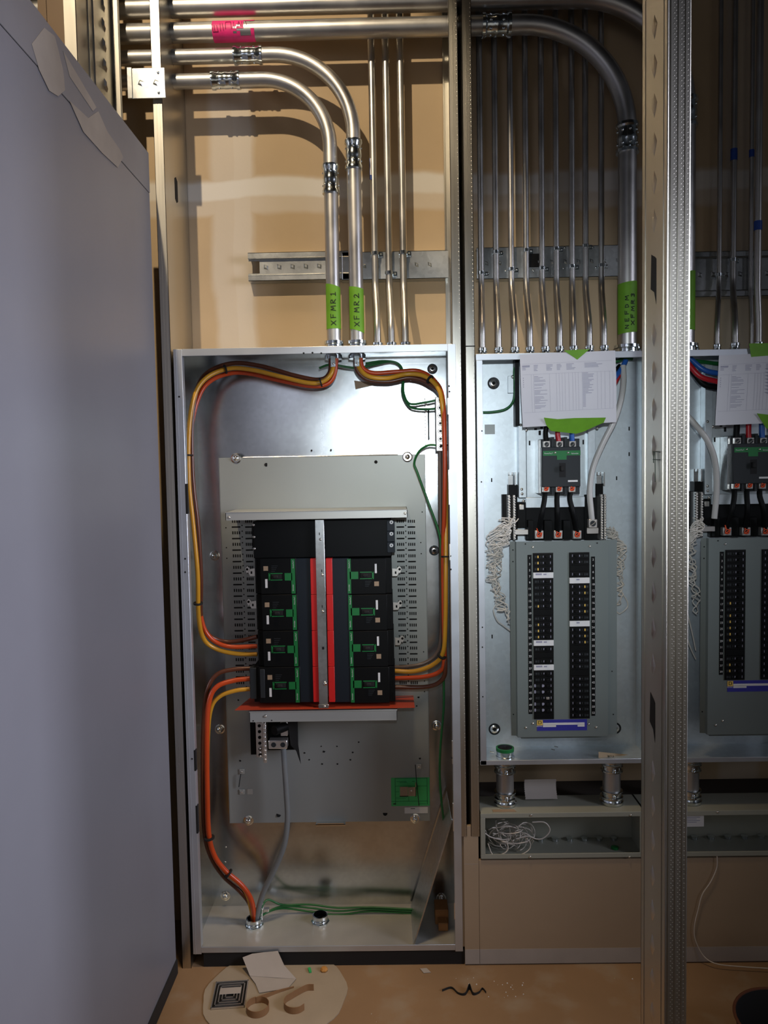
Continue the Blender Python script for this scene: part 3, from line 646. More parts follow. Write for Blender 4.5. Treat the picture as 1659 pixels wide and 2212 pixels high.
# eight moulded case breakers
for i in range(4):
    y0 = 1206+78.4*i; y1 = y0+77.4; sh = 3.0*i
    for side in (0, 1):
        if side == 0: X = lambda v: v+sh
        else: X = lambda v: v+sh*.8-1.5
        lab = ORD[i]+' from the top in the '+('left' if side == 0 else 'right')+' column'
        if side == 0: a, c = X(550), X(640)
        else: a, c = X(754), X(848)
        if side == 0 and i == 3: a -= 12
        x0, x1, z0, z1 = R4(a, y0, c, y1, YK)
        mb = MB(); mb.box(x0+(.018 if side == 0 else 0), x1-(.018 if side else 0), YK, YK+.1, z0, z1, .0015); mb.box(x0, x1, YK+.012, YP-.0005, z0+.0005, z1-.0005, .001)
        for k in range(3):
            zz = z0+(z1-z0)*(k+.5)/3; xx = x0+.001 if side == 0 else x1-.007; mb.box(xx, xx+.006, YK+.010, YK+.02, zz-.012, zz+.012)
        br = mb.build('moulded_breaker', 'black', pb)
        ym = y0+40 if side == 0 else y0+37
        def g(a, b, c, d, dep=.0012, m='green', nm='green_trim', off=.0008): 
            q = R4(a, b, c, d, YK-off); w_ = MB(); w_.box(q[0], q[1], YK-off-dep*.5, YK+.001, q[2], q[3]); return w_.build(nm, m, br)
        w_ = MB(); YY = YK-.0012
        if side == 0: parts_ = [(629, y0+1, 637.5, y1-1), (615, ym-8, 631, ym+8), (580, ym-8, 584, ym+8), (582, ym-8, 610, ym-6), (582, ym+6, 610, ym+8)]
        else: parts_ = [(752, y0+1, 759.5, y1-1), (757, ym-8, 775.5, ym+8), (805, ym-8, 809, ym+8), (779, ym-8, 807, ym-6), (779, ym+6, 807, ym+8)]
        for (p0, q0, p1, q1) in parts_:
            r4 = R4(X(p0), q0, X(p1), q1, YY); w_.box(r4[0], r4[1], YY, YK+.001, r4[2], r4[3])
        w_.build('green_trim', 'green', br)
        r4 = R4(X(586 if side == 0 else 781), ym-5, X(608 if side == 0 else 803), ym+5, YK-.004)
        w_ = MB(); w_.box(r4[0], r4[1], YK-.002, YK+.001, r4[2], r4[3], .0005); w_.box(r4[0]+.006, r4[1]-.010, YK-.011, YK, r4[2]+.003, r4[3]-.003, .0015); w_.build('toggle_handle', 'black2', br)
        w_ = MB()
        if side == 0: tq, wq = (569, y0+17, 579, y0+27), (573, y0+45, 578, y0+64)
        else: tq, wq = (810, y0+50, 820, y0+60), (811, y0+12, 815.5, y0+32)
        r4 = R4(X(tq[0]), tq[1], X(tq[2]), tq[3], YK); w_.box(r4[0], r4[1], YK-.0006, YK+.0005, r4[2], r4[3]); w_.build('tan_sticker', 'tan', br, smooth=0); w_ = MB()
        r4 = R4(X(wq[0]), wq[1], X(wq[2]), wq[3], YK); w_.box(r4[0], r4[1], YK-.0006, YK+.0005, r4[2], r4[3]); w_.build('white_sticker', 'white', br, smooth=0); w_ = MB()
        for s_ in range(4):
            q0 = ym-24+s_*4 if side == 0 else ym+12+s_*3.5; cc = 586 if side == 0 else 790
            r4 = R4(X(cc), q0, X(cc+14-s_*2), q0+1.2, YK); w_.box(r4[0], r4[1], YK-.0004, YK+.0005, r4[2], r4[3])
        w_.mi = 1; gx = 633.2 if side == 0 else 755.7
        for q0, tx in ((y0+13, 'PowerPacT'), (y1-14, 'Schneider')):
            p = at(X(gx), q0, YK-.0024); w_.text(tx, p.x, p.z, YK-.0024, .0052, rot=math.pi/2)
        w_.build('face_print', ['dark', 'white'], br, smooth=0)
# auxiliary module on the bottom left breaker
pr(540, 1443, 554, 1510, YK+.008, .05, 'dark', 'terminal_cover', pb); pr(562, 1446, 572, 1508, YK-.003, .004, 'dark', 'label_strip', pb)
# mounting brackets at the sides
for px, py, s_ in ((857, 1236, 1), (859, 1309, 1), (863, 1385, 1), (541, 1236, -1), (544, 1306, -1)):
    p = at(px, py, -.10); mb = MB()
    mb.prism([(p.x-s_*.014, p.z-.012), (p.x+s_*.001, p.z-.012), (p.x+s_*.009, p.z+.002), (p.x+s_*.004, p.z+.010), (p.x-s_*.014, p.z+.012)], -.102, -.099)
    mb.prism([(p.x+s_*.0, p.z+.012), (p.x+s_*.010, p.z-.004), (p.x+s_*.015, p.z+.012), (p.x+s_*.008, p.z+.020)], -.107, -.100)
    mb.box(p.x-.002, p.x+.002, -.1, YP, p.z-.002, p.z+.002)
    mb.mi = 1; mb.box(p.x-s_*.006, p.x-s_*.001, -.1024, -.1, p.z-.005, p.z+.003); mb.dome((p.x+s_*.009, -.107, p.z+.010), .004, .002); mb.build('mounting_bracket', ['alu', 'hole'], pb)
# red insulation sheet and lower shroud
zA = at(700, 1531, -.17).z
mb = MB(); A = [at(507, 1531, -.17), at(896, 1528, -.17), at(893, 1498, YP-.002), at(540, 1508, YP-.002)]
for q in A: q.z = zA
mb.hull8([q for q in A], [q+Vector((0, 0, -.0012)) for q in A]); tag(mb.build('insulation_sheet', 'copper', pb), 'brick red insulating sheet')
x0, x1, z0, z1 = R4(539, 1535, 858, 1558, -.16)
mb = MB(); mb.box(x0, x1, -.16, -.1585, z0, z1); mb.box(x0, x1, -.16, YP-.002, z1-.0015, z1); mb.box(x0, x0+.0015, -.16, YP-.002, z0, z1); mb.box(x1-.0015, x1, -.16, YP-.002, z0, z1); mb.tube([(x0, -.16, z1-.001), (x1, -.16, z1-.001)], .0022, 8); mb.build('lower_shroud', 'shroud', pb)
screw(pb, at(573, 1547, -.161), .0042)
mb = MB()
for px, py in ((547, 1558), (587, 1557)): mb.cyl(at(px, py-1, -.1605), at(px, py-1, -.1598), .0022, 8)
mb.build('shroud_holes', 'hole', pb)
# neutral lug assembly
mb = MB(); a, b, c, d = R4(541, 1560, 556, 1630, -.10); mb.box(a, b, -.10, -.05, c, d); a, b, c, d = R4(578, 1560, 640, 1620, -.09); mb.box(a, b, -.09, YP-.001, c, d); mb.build('insulator_block', 'black', pb)
mb = MB(); a, b, c, d = R4(553, 1560, 568, 1636, -.12); mb.box(a, b, -.12, -.105, c, d, .001); mb.mi = 1
for k in range(6): p = at(560+k*.4, 1568+k*12.5, -.1205); mb.lathe([(.0052, 0), (.005, .001), (.003, .0012), (.001, .0005)], p, (0, -1, 0), 14)
mb.mi = 0; a, b, c, d = R4(568, 1560, 575, 1648, -.135); mb.box(a, b, -.135, -.125, c, d, .001)
for k in range(9): mb.dome(at(571.5+.2*k, 1564+k*9.6, -.1352), .0042, .003)
for k in range(3): mb.dome(at(562+.5*k, 1617+k*8, -.128), .0035, .004)
nb = mb.build('neutral_bar', ['alu', 'black'], pb)
mb = MB(); a, b, c, d = R4(580, 1600, 620, 1618, -.13); mb.box(a, b, -.13, -.10, c, d, .0015); mb.mi = 1
for px in (591, 611): mb.lathe([(.008, 0), (.0075, .001), (.005, .0014), (.002, .0005)], at(px, 1609, -.1302), (0, -1, 0), 16)
mb.mi = 0; a, b, c, d = R4(606, 1560, 621, 1590, -.115); mb.box(a, b, -.115, -.10, c, d, .001); mb.build('neutral_lug', ['alu', 'dark'], pb)
mb = MB(); p = at(600, 1577, -.14); mb.cyl((p.x-.01, -.145, p.z), (p.x+.02, -.11, p.z+.001), .015, 18); mb.build('lug_cap', 'black', pb)
mb = MB(); P = pxs([(622, 1560, -.10), (642, 1560, -.10), (643, 1600, -.10), (650, 1650, -.10), (646, 1640, -.10), (640, 1622, -.10), (628, 1610, -.10)])
mb.prism([(q.x, q.z) for q in P], -.1005, -.0985); mb.build('phase_barrier', 'black2', pb)
# small clips, handle, stickers on the pan
for px, py in ((523, 1666), (523, 1710), (905, 1655)):
    p = at(px, py, YP-.001); mb = MB(); mb.box(p.x-.008, p.x+.008, p.y-.004, p.y, p.z-.008, p.z+.008, .001); cl = mb.build('pan_clip', 'shroud', pb); screw(cl, p+Vector((0, -.0045, 0)), .0032)
mb = MB(); p = at(540, 1710, YP-.0005); mb.box(p.x-.009, p.x+.009, p.y-.001, p.y, p.z-.009, p.z+.009); mb.build('small_sticker', 'shroud', pb)
x0, x1, z0, z1 = R4(682, 1774, 746, 1784, YP-.02)
mb = MB(); mb.box(x0, x1, YP-.022, YP+.002, z0+.004, z0+.0055); mb.box(x0, x1, YP-.022, YP-.0205, z0, z0+.0055); mb.box(x0+.005, x1-.005, YP-.021, YP-.019, z0+.0055, z0+.009); mb.build('pan_lip', 'screw', pb)
x0, x1, z0, z1 = R4(845, 1680, 928, 1741, YP-.001)
mb = MB(); mb.box(x0, x1, YP-.0009, YP-.0001, z0, z1); mb.mi = 1; YY = YP-.0012; w_, h_ = x1-x0, z1-z0
for (u0, v0, u1, v1) in ((.1, .97, .95, .985), (.1, .05, .115, .97), (.93, .05, .945, .97), (.1, .70, .93, .71), (.45, .16, .46, .35), (0, .16, .95, .175), (.15, .86, .4, .875), (.22, .83, .42, .84), (.55, .86, .62, .88), (.12, .5, .2, .51), (.12, .3, .42, .31), (.12, .26, .38, .27), (.7, .07, .9, .08), (.62, .33, .66, .35)):
    mb.box(x0+w_*u0, x0+w_*u1, YY, YP-.0008, z0+h_*v0, z0+h_*v1)
mb.mi = 2; mb.box(x0+w_*.05, x0+w_*.12, YY, YP-.0008, z0+h_*.06, z0+h_*.1); mb.box(x0+w_*.22, x0+w_*.44, YY, YP-.0008, z0+h_*.33, z0+h_*.37)
st = mb.build('inspection_sticker', ['gsheet', 'gline', 'ink'], pb, smooth=0)
mb = MB(); a, b, c, d = R4(864, 1700, 899, 1719, -.08); mb.box(a, (a+b)/2-.0004, -.08, -.078, c, d); mb.box((a+b)/2+.0004, b, -.083, -.081, c, d); mb.box(b-.002, b, -.083, YP-.001, c, d)
cl = mb.build('latch_bracket', 'tan', pb); screw(cl, at(889, 1708, -.084), .0034)
mb = MB(); mb.tube(pxs([(897, 1652, -.07), (900, 1690, -.07), (905, 1740, -.05)]), .0015, 6); mb.tube(pxs([(520, 1672, -.06), (516, 1700, -.055)]), .0015, 6); mb.build('latch_wire', 'dark', pb)
x0, x1, z0, z1 = R4(874, 1744, 924, 1757, YP-.001)
mb = MB(); mb.box(x0, x1, YP-.0009, YP-.0001, z0, z1); mb.mi = 1; mb.box(x0+.02, x0+.034, YP-.0012, YP-.0008, z1-.005, z1-.003); mb.build('rating_label', ['white', 'ink'], pb, smooth=0)
mb = MB(); P = pxs([(765, 822, YBK-.003), (800, 826, YBK-.003), (808, 832, YBK-.003), (768, 841, YBK-.003)]); mb.prism([(q.x, q.z) for q in P], YBK-.0028, YBK-.002); mb.build('paper_tag', 'tan', pb)
# ground bar and terminal strip at the upper right
x0, x1, z0, z1 = R4(942, 858, 957, 974, -.13)
mb = MB(); mb.box(x0, x1, -.13, -.115, z0, z1, .001); mb.box(x0+.004, x1-.004, -.115, YBK-.002, z0+.01, z0+.02); mb.box(x0+.004, x1-.004, -.115, YBK-.002, z1-.02, z1-.01); mb.mi = 1; mb.box(x0-.0012, x0+.0004, -.1305, -.115, z0, z1)
gb = mb.build('ground_bar', ['alu', 'dark'], pb)
for k in range(7):
    p = at(950+.3*k, 864+k*16.8, -.1302); mb = MB(); mb.mi = 1; mb.lathe([(.0082, 0), (.0080, .0012), (.0066, .0014)], p, (0, -1, 0), 18); mb.mi = 0; mb.lathe([(.0066, .0012), (.0062, .002), (.0045, .002)], p, (0, -1, 0), 16); mb.mi = 1; mb.lathe([(.0045, .002), (.0043, .0024), (.001, .0024)], p, (0, -1, 0), 12); mb.build('terminal_screw', ['alu', 'dark'], gb)
mb = MB(); a, b, c, d = R4(918, 858, 923, 965, -.03); mb.box(a, b, -.03, YBK-.002, c, d); mb.mi = 1
for k in range(14): p = at(919+.1*k, 862+k*7.6, -.0305); mb.box(p.x-.003, p.x-.0005, p.y-.001, p.y+.001, p.z-.002, p.z+.002)
a, b, c, d = R4(924.5, 884, 927.5, 950, -.03); mb.box(a, b, -.03, YBK-.002, c, d); mb.build('terminal_strip', ['alu', 'dark'], pb)
# conductor outlets under the lid (clamps) and bushings in the floor
for px in (721, 772):
    x_ = at(px, 785, YC).x; mb = MB(); mb.lathe([(.026, 0), (.026, .012), (.022, .016)], (x_, YC, TOPL-t-.017), (0, 0, 1), 20); mb.box(x_-.007, x_+.007, YC-.03, YC-.027, TOPL-.045, TOPL-.012); mb.build('conduit_bushing', 'zinc', pb)
    screw(pb, (x_, YC-.031, TOPL-.036), .0028)
def bushing(px, py, lab, r=.0245, parent=None):
    p = atz(px, py, ZB+t); mb = MB()
    mb.lathe([(r*1.22, 0), (r*1.22, .005), (r*1.02, .006)], p, (0, 0, 1), 8); mb.lathe([(r, .004), (r, .010), (r*.97, .011), (r, .012), (r*.97, .014), (r, .015), (r*.97, .017), (r*1.0, .026), (r*.86, .027), (r*.86, .006)], p, (0, 0, 1), 28, cap=False)
    mb.mi = 1; mb.lathe([(r*.86, .006), (.001, .006)], p, (0, 0, 1), 20, cap=False); return mb.build('floor_bushing', ['zinc', 'hole'], pb), p
b1, p1 = bushing(549, 2000, ''); b2, p2 = bushing(692, 1992, '')
mb = MB()
for px, py in ((487, 1862), (488, 1830)): mb.dome(at(px, py, YBK-t-.0004), .0025, .002)
mb.build('wall_rivets', 'screw', pb)
mb = MB(); a = at(948, 1930, -.05)
mb.box(at(890, 1964, YBK).x, WL-.01, -.016, -.0145, at(900, 1966, -.015).z-.001, at(900, 1966, -.015).z+.001); mb.build('floor_seam', 'screw', pb)

# cables of the left panelboard
G1 = 'conductors of the large panelboard'; rc = .0068
cable('brown conductor of the upper left bundle, ending highest at the breaker', [(715, 770, YC), (712, 805, -.13), (690, 820, -.13), (640, 812, -.12), (560, 790, -.1), (500, 785, -.1), (447, 806, -.12), (423, 850, -.15), (414, 930, -.17), (417, 1040, -.18), (428, 1140, -.18), (434, 1250, -.17), (434, 1330, -.15), (450, 1370, -.12), (485, 1386, -.10), (525, 1383, -.10), (556, 1375, -.11)], rc, 'brown', group=G1)
cable('yellow conductor of the upper left bundle curving down the left side', [(722, 770, YC), (716, 805, -.14), (697, 824, -.14), (665, 827, -.14), (600, 812, -.13), (545, 799, -.12), (495, 796, -.12), (447, 815, -.15), (420, 855, -.17), (408, 930, -.19), (408, 1040, -.20), (418, 1140, -.20), (427, 1240, -.20), (429, 1330, -.18), (440, 1380, -.15), (468, 1402, -.13), (510, 1412, -.12), (556, 1413, -.12)], rc, 'yellow', ties=(.13, .37, .57, .76), group=G1)
cable('orange conductor of the upper left bundle beside the brown one', [(727, 770, YC), (722, 810, -.12), (705, 830, -.12), (670, 834, -.12), (600, 821, -.11), (545, 808, -.1), (500, 806, -.1), (456, 822, -.12), (430, 856, -.135), (413, 930, -.15), (413, 1050, -.16), (422, 1150, -.16), (431, 1250, -.16), (434, 1330, -.15), (451, 1374, -.14), (490, 1396, -.13), (556, 1396, -.12)], rc, 'orange', group=G1)
cable('yellow conductor of the right bundle hugging the right flange', [(772, 770, YC), (776, 795, -.14), (796, 813, -.15), (835, 817, -.15), (880, 808, -.14), (918, 813, -.15), (946, 838, -.17), (956, 880, -.18), (961, 980, -.16), (963, 1100, -.165), (963, 1250, -.19), (962, 1350, -.19), (957, 1410, -.18), (935, 1436, -.15), (895, 1450, -.13), (850, 1449, -.12)], rc, 'yellow', ties=(.36, .53, .66, .83), group=G1)
cable('orange conductor of the right bundle, entering the lowest right breaker', [(778, 770, YC), (784, 795, -.12), (808, 806, -.12), (860, 803, -.12), (905, 802, -.12), (940, 824, -.14), (957, 865, -.175), (961, 980, -.185), (960, 1100, -.18), (957, 1200, -.165), (958, 1300, -.16), (960, 1420, -.17), (950, 1450, -.16), (915, 1462, -.14), (850, 1465, -.12)], rc, 'orange', group=G1)
cable('brown conductor of the right bundle, lowest at the right breaker', [(768, 770, YC), (772, 800, -.12), (795, 820, -.12), (840, 824, -.12), (885, 816, -.12), (925, 828, -.13), (955, 862, -.15), (960, 980, -.14), (959, 1150, -.14), (957, 1350, -.15), (962, 1430, -.17), (957, 1465, -.16), (925, 1483, -.13), (850, 1484, -.12)], rc, 'brown', group=G1)
cable('dull grey-brown conductor behind the yellow one at the right', [(950, 900, -.1), (951, 1100, -.09), (953, 1250, -.09), (953, 1370, -.09), (943, 1412, -.08), (915, 1433, -.08), (880, 1440, -.09), (850, 1441, -.10)], .006, mat('taupe_cable', (.13, .09, .07), .35), group=G1)
cable('brown conductor of the lower left bundle', [(540, 1444, -.12), (505, 1446, -.13), (470, 1456, -.14), (450, 1485, -.15), (441, 1540, -.15), (438, 1660, -.15), (441, 1790, -.14), (455, 1850, -.13), (482, 1892, -.12), (518, 1925, -.12), (540, 1955, -.12), (546, 1992, p1.y)], rc, 'brown', group=G1)
cable('orange conductor of the lower left bundle sweeping into the floor bushing', [(540, 1466, -.13), (505, 1470, -.14), (468, 1484, -.16), (451, 1520, -.17), (447, 1600, -.18), (448, 1720, -.18), (451, 1800, -.17), (463, 1848, -.16), (488, 1882, -.15), (522, 1912, -.145), (543, 1945, -.14), (551, 1992, p1.y)], rc*1.15, 'orange', ties=(.58, .76), group=G1)
cable('yellow conductor of the lower left bundle', [(540, 1488, -.13), (508, 1492, -.14), (475, 1504, -.15), (456, 1530, -.155), (449, 1590, -.155), (448, 1700, -.155), (451, 1800, -.15), (463, 1850, -.14), (492, 1888, -.13), (530, 1925, -.12), (549, 1992, p1.y)], rc, 'yellow', group=G1)
cable('thick grey conductor hanging from the neutral lug to the floor bushing', [(612, 1612, -.115), (615, 1660, -.12), (619, 1720, -.12), (621, 1770, -.125), (614, 1825, -.13), (592, 1880, -.13), (570, 1925, -.13), (558, 1965, -.13), (553, 1995, p1.y)], .0088, 'gwire')
cable('green ground wire arching under the lid down to the top ground screws', [(690, 795, -.10), (715, 788, -.11), (770, 795, -.10), (810, 787, -.09), (845, 781, -.08), (866, 792, -.08), (871, 820, -.09), (872, 850, -.10), (885, 872, -.11), (915, 870, -.12), (945, 864, -.125)], .0036, 'gcable', name='ground_wire', cat='wire')
cable('green ground wire ending at the second ground screw', [(790, 785, -.09), (830, 780, -.075), (860, 786, -.07), (870, 810, -.075), (870, 850, -.09), (885, 878, -.1), (910, 884, -.11), (945, 883, -.12)], .0036, 'gcable', name='ground_wire', cat='wire')
cable('green ground wire slanting from the bottom ground screw down to the right side', [(945, 962, -.125), (925, 962, -.12), (905, 975, -.11), (895, 1000, -.1), (902, 1022, -.1), (925, 1085, -.1), (948, 1150, -.12), (953, 1200, -.14), (955, 1350, -.13), (959, 1500, -.12), (956, 1560, -.12), (951, 1620, -.12), (950, 1680, -.12), (955, 1745, -.12), (962, 1800, -.1)], .0036, 'gcable', name='ground_wire', cat='wire')
for k, (dy, lab) in enumerate(((0, 'green wire along the box floor, brightest of the group'), (8, 'green wire along the box floor, lying nearest'), (-7, 'green wire rising from the clamp behind the floor bushing'))):
    cable(lab, [(556, 1985+k*2, p1.y), (575, 1972 if k < 2 else 1945, -.09), (610, 1958+dy*.5, -.07), (670, 1961+dy, -.065), (730, 1968+dy, -.07), (800, 1964+dy*.6, -.07), (900, 1969+dy*.6, -.07)], .0033, 'gcable', name='ground_wire', cat='wire', group='green wires on the box floor')
mb = MB(); p = at(572, 1965, -.10)
mb.box(p.x-.012, p.x-.006, -.11, -.09, p.z-.03, p.z+.01, .001); mb.box(p.x-.006, p.x+.014, -.108, -.094, p.z-.004, p.z+.006, .001); mb.tube([(p.x-.012, -.1, p.z-.02), (p.x-.03, -.11, p.z-.025)], .003, 8); mb.tube([(p.x-.008, -.1, p.z+.006), (p.x-.008, -.1, p.z+.022)], .004, 8)
tag(mb.build('ground_clamp', 'alu'), 'small metal ground clamp beside the bushing with the orange conductors', 'clamp')
# leaning cover strip
fb, ft = at(893, 2043, -.238), at(976, 1772, -.238); bb = Vector((fb.x-.002, -.03, ZB+.003)); bt = Vector((ft.x, -.03, ft.z)); fb.z = ZB+.003; ft.x = min(ft.x, WL-.012); bt.x = min(bt.x, WL-.012)
mb = MB(); n = Vector((-.0012, 0, 0)); mb.hull8([fb, ft, bt, bb], [fb+n, ft+n, bt+n, bb+n]); n2 = (ft-fb).normalized()
mb.hull8([fb, ft, ft+Vector((.003, .001, 0)), fb+Vector((.003, .001, 0))], [q+Vector((0, .012, 0)) for q in (fb, ft, ft+Vector((.003, .001, 0)), fb+Vector((.003, .001, 0)))])
tag(mb.build('loose_cover_strip', 'galv'), 'narrow sheet metal strip leaning inside the large panelboard at the lower right', 'metal strip')
a = atz(943, 2010, ZB+.002); mb = MB(); mb.box(a.x-.002, a.x+.040, a.y+.03, a.y+.09, ZB+.002, ZB+.050, .002); mb.box(a.x+.006, a.x+.036, a.y-.005, a.y+.03, ZB+.002, ZB+.028, .002)
tag(mb.build('wood_block', 'wood'), 'small raw wood block on the floor of the large panelboard behind the leaning strip', 'block')

# ------------------------------------------------------------------ right hand panelboards
YQ = -.24; DX = .5655
def rp(dx, a, b, c, d, Y, dep, m, name, parent, bev=.0008, mi=None):
    x0, x1, z0, z1 = R4(a, b, c, d, Y); mb = MB(); mb.box(x0+dx, x1+dx, Y, Y+dep, z0, z1, bev); return mb.build(name, m, parent)
def lug(parent, p, s=.0125, paint=False, nm='terminal_lug'):
    mb = MB(); mb.box(p.x-s, p.x+s, p.y, p.y+.02, p.z-s, p.z+s, .001); mb.mi = 1; mb.lathe([(s*.72, 0), (s*.7, .0012), (s*.45, .0016), (s*.2, .0006)], p, (0, -1, 0), 16)
    mb.mi = 2 if paint else 0; mb.tube([p+Vector((-s*.6, -.0022, -s*.5)), p+Vector((s*.1, -.0026, 0)), p+Vector((s*.7, -.0022, s*.5))], .0016, 6)
    if paint: mb.lathe([(s*.62, .0018), (s*.6, .0024), (s*.42, .0024), (s*.4, .0018)], p, (0, -1, 0), 14, cap=False); mb.tube([p+Vector((-s*.3, -.001, s*.6)), p+Vector((-s*.5, -.001, s*1.6))], .0028, 6)
    return mb.build(nm, ['alu', 'dark', 'torque'], parent)
def squiggle(seedv, x0, z0, x1, z1, n, amp, Y0, step=.028, depth=.03):
    rnd = random.Random(seedv); mb = MB()
    for k in range(n):
        P = []; s_ = rnd.random()*.1; L = max(.05, (z0-z1)*(.35+.65*rnd.random())); ph = rnd.random()*6; m_ = max(3, int(L/step)); off = (rnd.random()-.5)*amp*.9
        y = Y0+(rnd.random()-.5)*depth; cx_ = x0+(x1-x0)*rnd.random()*.4
        for i in range(m_+1):
            f = i/m_; P.append((cx_+(x1-x0)*f*.5+off*(1-f)+amp*.55*math.sin(ph+i*2.1)*(1-.3*f), y+.012*math.sin(ph*2+i*1.6), z0-L*f+(rnd.random()-.5)*.006))
        mb.tube(spline(P, 5), .0017, 6)
    return mb
def panel(dx, lab, n_left, rows_l, rows_r, first_only=False):
    x0 = .874+dx; x1 = x0+.508; zb, zt = .6137, 1.8266; ybk = -.098; tt = .0016
    P = empty('branch_panelboard', (x0+.254, YQ, zb), lab, 'panelboard')
    mb = MB(); mb.box(x0, x1, ybk-tt, ybk, zb, zt); mb.box(x0, x0+tt, YQ, ybk, zb, zt); mb.box(x1-tt, x1, YQ, ybk, zb, zt); mb.box(x0, x1, YQ, ybk, zt-tt, zt); mb.box(x0, x1, YQ, ybk, zb, zb+tt); mb.build('enclosure', 'lite', P)
    for (a, b, c, d) in ((x0, x0+.018, zb, zt-.018), (x1-.018, x1, zb, zt-.018), (x0-.001, x1, zt-.018, zt+.0005), (x0-.001, x1, zb-.001, zb+.013)):
        mb = MB(); mb.box(a, b, YQ-.0025, YQ, c, d, .0008); mb.build('front_flange', 'flange', P)
    mb = MB()
    for px, py in ((1041, 931), (1040, 1041), (1042, 1355), (1042, 1398), (1043, 1505), (1062, 1037), (1332, 1033), (1359, 926), (1359, 981), (1063, 1375)):
        q = at(px, py, YQ-.0024 if px < 1047 else ybk-tt); q.x += dx
        mb.box(q.x-.0018, q.x+.0018, q.y-.0006, q.y+.0005, q.z-(.002 if px < 1047 else .006), q.z+(.002 if px < 1047 else .006))
    mb.build('knockout_marks', 'hole', P)
    for px, py in ((1066, 828), (1068, 1575), (1329, 1573)): q = at(px, py, ybk-tt-.0004); q.x += dx; ringhole(P, q, .0185)
    if dx == 0:
        rp(dx, 1047, 917, 1069, 938, ybk-tt-.0008, .0008, 'pan', 'grey_sticker', P, 0)
    # rails and support plate
    rp(dx, 1120, 790, 1136, 1075, -.135, .034, 'lite', 'side_rail', P); rp(dx, 1270, 790, 1286, 1075, -.135, .034, 'lite', 'side_rail', P)
    rp(dx, 1137, 790, 1268, 1074, -.118, .004, 'lite', 'support_plate', P)
    rp(dx, 1136, 1074, 1263, 1096, -.145, .002, 'lite', 'support_shelf', P)
    rp(dx, 1163, 950, 1172, 1066, -.17, .05, 'galv', 'spacer_channel', P)
    q = []
    for px, py, w_, h_ in ((1144, 957, 1.6, 5), (1260, 955, 1.6, 5), (1157, 927, 3, 2), (1166, 935, 2.5, 5), (1170, 924, 3, 2)):
        mb = None; rp(dx, px-w_, py-h_, px+w_, py+h_, -.1186, .001, 'hole', 'plate_slot', P, 0)
    for px, py in ((1127, 1057), (1128, 1067), (1137, 929), (1125, 918), (1290, 925), (1131, 1082)): q = at(px, py, -.1355); q.x += dx; screw(P, q, .004)
    # main breaker
    YM = -.195; xa, xb, za, zc = R4(1171, 965, 1254, 1052, YM)
    mb = MB(); mb.box(xa+dx, xb+dx, YM, -.119, za, zc, .002); c0, c1, c2, c3 = R4(1169, 948, 1252, 1068, YM+.02); mb.box(c0+dx, c1+dx, YM+.02, -.119, c2, c3, .001)
    for px in (1194.5, 1222.5): 
        for (ya, yb) in ((944, 968), (1050, 1068)): w0, w1, w2, w3 = R4(px-3, ya, px+3, yb, YM+.01); mb.box(w0+dx, w1+dx, YM+.01, -.12, w2, w3)
    mbk = mb.build('main_breaker', 'dark', P)
    mb = MB(); YY = YM-.001
    for (a, b, c, d) in ((1173, 973.5, 1254, 984), (1203, 984, 1224, 993)): w0, w1, w2, w3 = R4(a, b, c, d, YY); mb.box(w0+dx, w1+dx, YY, YM+.001, w2, w3)
    mb.mi = 1
    for px, tx in ((1185, 'PowerPacT'), (1242, 'Schneider')): q = at(px, 979.5, YY); mb.text(tx, q.x+dx, q.z, YY-.0004, .0055)
    mb.build('green_trim', ['green', 'white'], mbk, smooth=0); mb = MB(); w0, w1, w2, w3 = R4(1227, 1037, 1248, 1041, YY); mb.box(w0+dx, w1+dx, YY, YM+.001, w2, w3); mb.build('white_sticker', 'white', mbk)
    for px in (1199, 1227): q = at(px, 978, YM-.0016); q.x += dx; screw(mbk, q, .0032)
    mb = MB(); w0, w1, w2, w3 = R4(1208, 1000, 1222, 1031, YM); mb.box(w0+dx, w1+dx, YM-.0006, YM+.001, w2, w3); w0, w1, w2, w3 = R4(1211, 1006, 1219, 1018, YM-.012); mb.box(w0+dx, w1+dx, YM-.014, YM, w2, w3, .002); mb.build('toggle_handle', 'black2', mbk)
    for px in (1181, 1209, 1237): 
        q = at(px, 960, YM+.004); q.x += dx; lug(mbk, q, .0100)
        q = at(px-1, 1056, YM+.004); q.x += dx; lug(mbk, q, .0100, True)
    # lower lug base
    mb = MB()
    for (a, b, c, d, Y) in ((1136, 1096, 1262, 1166, -.125), (1141, 1124, 1152, 1166, -.15), (1176, 1124, 1193, 1166, -.15), (1217, 1124, 1232, 1166, -.15), (1085, 1068, 1118, 1166, -.12), (1262, 1068, 1309, 1166, -.12), (1099, 1047, 1118, 1070, -.135), (1288, 1045, 1303, 1070, -.135), (1118, 1085, 1136, 1140, -.13)):
        w0, w1, w2, w3 = R4(a, b, c, d, Y); mb.box(w0+dx, w1+dx, Y, ybk-.003, w2, w3, .001)
    mb.build('lug_base', 'black', P)
    for px in (1165, 1206, 1247): q = at(px, 1155, -.17); q.x += dx; lug(P, q, .0125, True)
    q = at(1281, 1131, -.175); q.x += dx; lug(P, q, .0125)
    mb = MB(); w0, w1, w2, w3 = R4(1110, 1144, 1141, 1155, -.155); mb.box(w0+dx, w1+dx, -.155, -.15, w2, w3, .0008); w0, w1, w2, w3 = R4(1268, 1140, 1293, 1153, -.155); mb.box(w0+dx, w1+dx, -.155, -.15, w2, w3, .0008); w0, w1, w2, w3 = R4(1122, 1090, 1132, 1101, -.133); mb.box(w0+dx, w1+dx, -.133, -.13, w2, w3, .0008); mb.build('neutral_link', 'alu', P)
